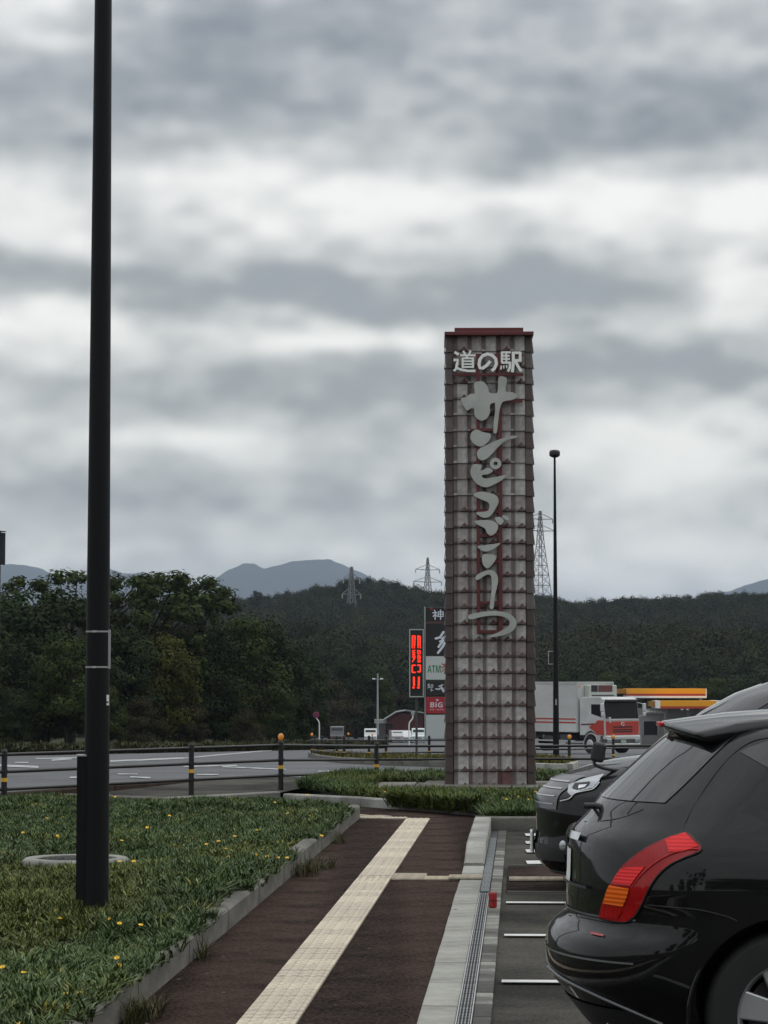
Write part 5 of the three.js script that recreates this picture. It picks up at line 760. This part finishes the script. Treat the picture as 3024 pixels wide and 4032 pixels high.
  list.forEach(([d, px, top, k, w, label], i) => {
    const g = at(px, top, d), yb = land(d) - .1, h = g.y - yb, t = thing('tree', label, 'tree', V(g.x, yb, -d), R() * 6.28, 'trees of the wood beyond the road'); t.scale.set(w * h / 10 * 1.05, h / 10, w * h / 10 * 1.05);
    mesh('crown', protos[k].crown, leafMat, t); mesh('trunk', protos[k].limbs, barkMat, t);
  });
  for (const [x, z, k, s] of Array.from({ length: 12 }, (_, i) => [-18 + i * 5 + (i * 7 % 3), 20 + (i * 5 % 7), [1, 2, 5, 0, 2, 1][i % 6], .55 + (i * 3 % 5) * .09])) { const t = thing('tree', 'added tree behind the camera, unseen, for the flank of the black SUV to mirror', 'tree', V(x, -.05, z), x, 'added trees behind the camera'); t.scale.setScalar(s); mesh('crown', protos[k].crown, leafMat, t); mesh('trunk', protos[k].limbs, barkMat, t); }  // added trees, unseen, giving the SUV flank a dark broken horizon to mirror
  // one lone tree on the skyline
  const g = at(1010, 2325, 880), t = thing('tree', 'lone round tree standing on the far ridge', 'tree', V(g.x, g.y - 6, -880)); t.scale.set(.75, .62, .75); mesh('crown', protos[1].crown, leafMat, t); mesh('trunk', protos[1].limbs, barkMat, t);
}
// ---------------------------------------------------------------- ground cover and flowers
function tuft(blades, len, wid, R, cols, spread) {
  const P = [], C = [], U = [];
  for (let i = 0; i < blades; i++) {
    const an = R() * 6.28, lean = .25 + R() * spread, l = len * (.55 + R() * .6), w = wid * (.7 + R() * .6), bx = (R() - .5) * .07, bz = (R() - .5) * .07, c = cols[Math.floor(R() * cols.length)], j = .75 + R() * .5, dx = Math.cos(an), dz = Math.sin(an), q = [];
    for (let s = 0; s <= 3; s++) { const f = s / 3, out = l * lean * (f * .5 + f * f * .5), y = l * f * (1 - lean * f * .42), ww = w * [.55, 1, .85, .06][s] * .5; q.push([bx + dx * out - dz * ww, y, bz + dz * out + dx * ww], [bx + dx * out + dz * ww, y, bz + dz * out - dx * ww]); }
    for (let s = 0; s < 3; s++) for (const k of [0, 1, 3, 0, 3, 2]) { const v = q[s * 2 + k]; P.push(...v); C.push(c[0] * j, c[1] * j, c[2] * j); U.push(0, 0); }
  }
  const g = new THREE.BufferGeometry(); g.setAttribute('position', new THREE.Float32BufferAttribute(P, 3)); g.setAttribute('color', new THREE.Float32BufferAttribute(C, 3)); g.setAttribute('uv', new THREE.Float32BufferAttribute(U, 2)); g.computeVertexNormals(); return g;
}
const inside = (poly, s, t) => { let c = false; for (let i = 0, j = poly.length - 1; i < poly.length; j = i++) { const [a, b] = poly[i], [e, f] = poly[j]; if ((b > t) !== (f > t) && s < (e - a) * (t - b) / (f - b) + a) c = !c; } return c; };
function plant(name, label, geos, spots, mat) {
  const R = rng(spots.length), mt = new THREE.Matrix4(), q = new THREE.Quaternion(), c = new THREE.Color();
  geos.forEach((g, k) => {
    const mine = spots.filter((_, i) => i % geos.length === k), m = shadow(new THREE.InstancedMesh(g, mat, mine.length));
    mine.forEach(([p, s, tone], i) => { q.setFromEuler(new THREE.Euler((R() - .5) * .3, R() * 6.28, (R() - .5) * .3)); mt.compose(p, q, V(s, s * (.85 + R() * .3), s)); m.setMatrixAt(i, mt); const j = .8 + R() * .4; c.setRGB(tone[0] * j, tone[1] * j, tone[2] * j); m.setColorAt(i, c); });
    m.name = numbered(name); m.userData = { kind: 'stuff', label: geos.length > 1 ? label + [', broad leaves', ', narrow leaves', ', short leaves'][k] : label, category: 'ground cover' }; scene.add(m);
  });
}
{
  const R = rng(33), leaf = matte(0xffffff, { roughness: .6, specularIntensity: .3, vertexColors: true, side: THREE.DoubleSide }), gc = [[.052, .080, .020], [.066, .096, .024], [.040, .064, .017], [.140, .165, .085], [.082, .112, .042]];
  const g = [tuft(22, .088, .0105, R, gc, 1.0), tuft(24, .098, .0085, R, gc, 1.0), tuft(20, .07, .0105, R, [...gc, [.06, .07, .018]], 1.0)];
  const tone = (s, t) => { const a = fbm(s * .55 + 4, t * .35, 8, 4), b = fbm(s * 1.3, t * .8 + 30, 15, 3), y = sstep(.52, .70, a); return [mix(.88, 1.2, y), mix(.97, 1.08, y), mix(1.0, .8, y)].map((v) => v * (.72 + b * .5)); };
  const spots = []; const lay = (poly, s0, s1, t0, t1, dens, y0, block) => { const n = Math.round((s1 - s0) * (t1 - t0) * dens); for (let i = 0; i < n; i++) { const s = mix(s0, s1, R()), t = mix(t0, t1, R()); if (!inside(poly, s, t) || (s < -.225 * t - 1.6) || block?.(s, t)) continue; const hump = fbm(s * .9, t * .6, 44, 3); if (fbm(s * 2.1, t * 1.6, 29, 3) > .66 && R() < .75) continue; spots.push([pf(s, t, y0 + (hump - .4) * .12), .55 + hump * .95 + R() * .3, R() < .05 ? [2.3, 1.7, 1.2] : tone(s, t)]); } };
  const blockA = (s, t) => Math.hypot(s + 4.0, t - 21.8) < .5 || Math.hypot(s + 2.89, t - 16.5) < .11;
  lay(bedA, -6.5, -2.2, 9, 21, 430, .11, blockA); lay(bedA, -9.3, -2.2, 21, 34.4, 230, .09, blockA);
  for (let i = 0; i < 1500; i++) { const t = 9 + R() * 22.6; if (fbm(t * .55, 1, 66, 3) < .47) continue; spots.push([pf(-2.20 + R() * .13, t, .125 + R() * .04), .8 + R() * .4, tone(-2, t)]); }       // tumbling over the kerb
  plant('ground_cover', 'grey green leafy ground cover of the flower bed', g, spots, leaf);
  const spots2 = spots.splice(0, spots.length) && []; const keep = (s, t) => (s > -2.3 && s < 2.4 && t > 35.9 && t < 39.6) || (s > -1.4 && s < .4 && t > 34.9 && t < 36 && false);
  for (let i = 0; i < 11000; i++) { const s = mix(-6, 4.5, R()), t = mix(28.9, 43.4, R()); if (!inside(bedB, s, t) || keep(s, t)) continue; const h = fbm(s * .8, t * .5, 48, 3), front = t > 30.5 ? 0 : .04; spots2.push([pf(s, t, .10), .8 + h * .75 + R() * .3 - front, tone(s + 9, t)]); }
  for (let i = 0; i < 520; i++) { const q = R(), s = mix(-1.75, -.45, q), t = mix(33.75, 32.0, q) + (R() - .75) * .55; spots2.push([pf(s, t, .05 + R() * .1), 1.1 + R() * .6, tone(s + 9, t)]); }
  for (let i = 0; i < 420; i++) { const s = mix(-.4, 2.5, R()); spots2.push([pf(s, 28.98 + s * .05 + R() * .22, .10 + R() * .06), .8 + R() * .5, tone(s + 9, 29)]); }
  for (let i = 0; i < 90; i++) { const q = R(), s = mix(-2.6, 1.8, q), t = 35.95 + R() * .35; spots2.push([pf(s, t, .14), .6 + R() * .3, tone(s, t)]); }
  plant('raised_bed_cover', 'green leafy ground cover round the foot of the tower', [tuft(22, .12, .012, R, gc.slice(0, 3), .9), tuft(24, .13, .010, R, gc.slice(0, 4), .9)], spots2, leaf);
  // dry weeds in the joint of kerb and path
  const w = []; for (const [s, t, n, r] of [[-1.98, 12.7, 22, .14], [-1.95, 22.4, 34, .3], [-2.0, 15.4, 5, .08], [-2.0, 26.5, 6, .2], [-1.97, 11.3, 12, .12]]) for (let i = 0; i < n; i++) w.push([pf(s + (R() - .35) * r, t + (R() - .5) * r * 4, .005), .45 + R() * .5, [1, 1, 1]]);
  plant('kerb_weeds', 'dry yellowish weeds growing along the kerb of the path', [tuft(16, .2, .006, R, [[.06, .055, .02], [.08, .068, .03], [.045, .05, .018]], .8)], w, leaf);
  const isl = []; for (let i = 0; i < 2600; i++) { const f = R(), a = islandEdge[Math.min(7, Math.floor(f * 8))], b = islandEdge[Math.min(8, Math.floor(f * 8) + 1)], p = a.clone().lerp(b, R()); p.z -= .5 + R() * 14; p.y = land(-p.z) + .09; if (p.z < -104) continue; isl.push([p, 1.0 + R() * 1.2, [1.5, 1.3, .6]]); }
  plant('island_grass', 'yellowish grass on the traffic island', [tuft(14, .13, .018, R, [[.06, .066, .02], [.075, .07, .026], [.04, .05, .018]], .8)], isl, leaf);
  // verge grass beyond the road
  const vg = []; for (let i = 0; i < 9000; i++) { const q = R(), x = mix(-30, 0, q), edge = -(110 + (x + 17.5) / 12.8 * 49), z = edge - .6 - R() * (8 + 26 * R()); if (-z > 330) continue; vg.push([V(x, land(-z) - .08, z), 3.0 + R() * 3.2, [.9 + R() * .5, 1, .8]]); }
  plant('verge_grass', 'rough grass of the verge between road and wood', [tuft(14, .13, .02, R, [[.028, .036, .012], [.036, .040, .014], [.044, .040, .018], [.022, .030, .010]], .8)], vg, leaf);
  // yellow flowers
  const fl = new THREE.Group(); fl.name = 'yellow_flower'; taken.set('yellow_flower', 1);
  const pet = []; for (let i = 0; i < 9; i++) { const s = extrude([[-.004, .004], [.004, .004], [.0075, .018], [.004, .030], [0, .032], [-.004, .030], [-.0075, .018]], .0012); s.rotateX(-Math.PI / 2 + .45); s.rotateY(i * Math.PI * 2 / 9); pet.push(s); }
  const ym = std(lin(.80, .50, .025), .6), om = std(lin(.42, .20, .01), .7), sm = std(lin(.06, .10, .03), .8);
  mesh('petals', pet, ym, fl).position.y = .075; mesh('centre', new THREE.SphereGeometry(.0085, 8, 6).scale(1, .6, 1).translate(0, .081, 0), om, fl); mesh('stem', cyl(.002, .0015, .08, 0, 0, 0, 5), sm, fl);
  const put = (p, sc, label, group) => { const c = fl.clone(); c.name = numbered('yellow_flower').replace(/^yellow_flower_001$/, 'yellow_flower'); c.position.copy(p); c.scale.setScalar(sc); c.rotation.set(.35 + (R() - .5) * .7, R() * 6.28, (R() - .5) * .6); c.userData = { label, category: 'flower', group }; scene.add(c); };
  const seen = [[22, 1140], [115, 1175], [595, 1092], [590, 1130], [325, 1278], [405, 1275], [105, 1425], [285, 860], [485, 868], [303, 905], [703, 935], [800, 723], [858, 742], [885, 740], [920, 725], [980, 735], [1065, 778], [1070, 800], [910, 822], [1060, 745], [1195, 645], [1155, 597], [1440, 607], [1395, 607], [1348, 597], [1320, 570], [1290, 580], [672, 622], [602, 627], [607, 522], [290, 493], [318, 405], [1040, 540], [1130, 563], [1100, 525], [1075, 680], [1180, 500], [1290, 470], [1560, 395], [1610, 495], [1640, 415], [580, 300], [1450, 385], [1590, 370], [740, 450], [1380, 330], [1550, 290], [600, 925], [550, 905], [115, 480], [230, 410], [850, 395], [960, 320]];
  for (const [x, y] of seen) { const v = dirOf(x * .7836, 2900 + y * .7836), k = (EYE - .22) / -v.y; put(V(v.x * k, .22 - .06, v.z * k), y > 650 ? .6 : .72, 'small yellow daisy like flower among the leaves of the flower bed', 'yellow flowers of the flower bed'); }
  for (let i = 0; i < 34; i++) { let s, t; do { s = mix(-4.5, 1.6, R()); t = mix(29.2, 36, R()); } while (!inside(bedB, s, t) || keep(s, t)); put(pf(s, t, .16), .65, 'small yellow flower in the raised bed in front of the tower', 'yellow flowers of the raised bed'); }
  // fallen leaves and grit on the path
  const bits = []; for (let i = 0; i < 140; i++) { const s = mix(-2.0, -.3, R()), t = 9 + R() * 22; const b = new THREE.CircleGeometry(.006 + R() * .012, 5).scale(1, .6, 1).rotateX(-Math.PI / 2 + (R() - .5) * .5).rotateY(R() * 6).translate(...pf(s, t, .032 + R() * .004).toArray()); bits.push(b); }
  stuff('path_litter', bits, std(lin(.09, .07, .045), .9), scene, 'scattered dry leaf crumbs and grit on the path', 'litter');
}
renderer.render(scene, camera);
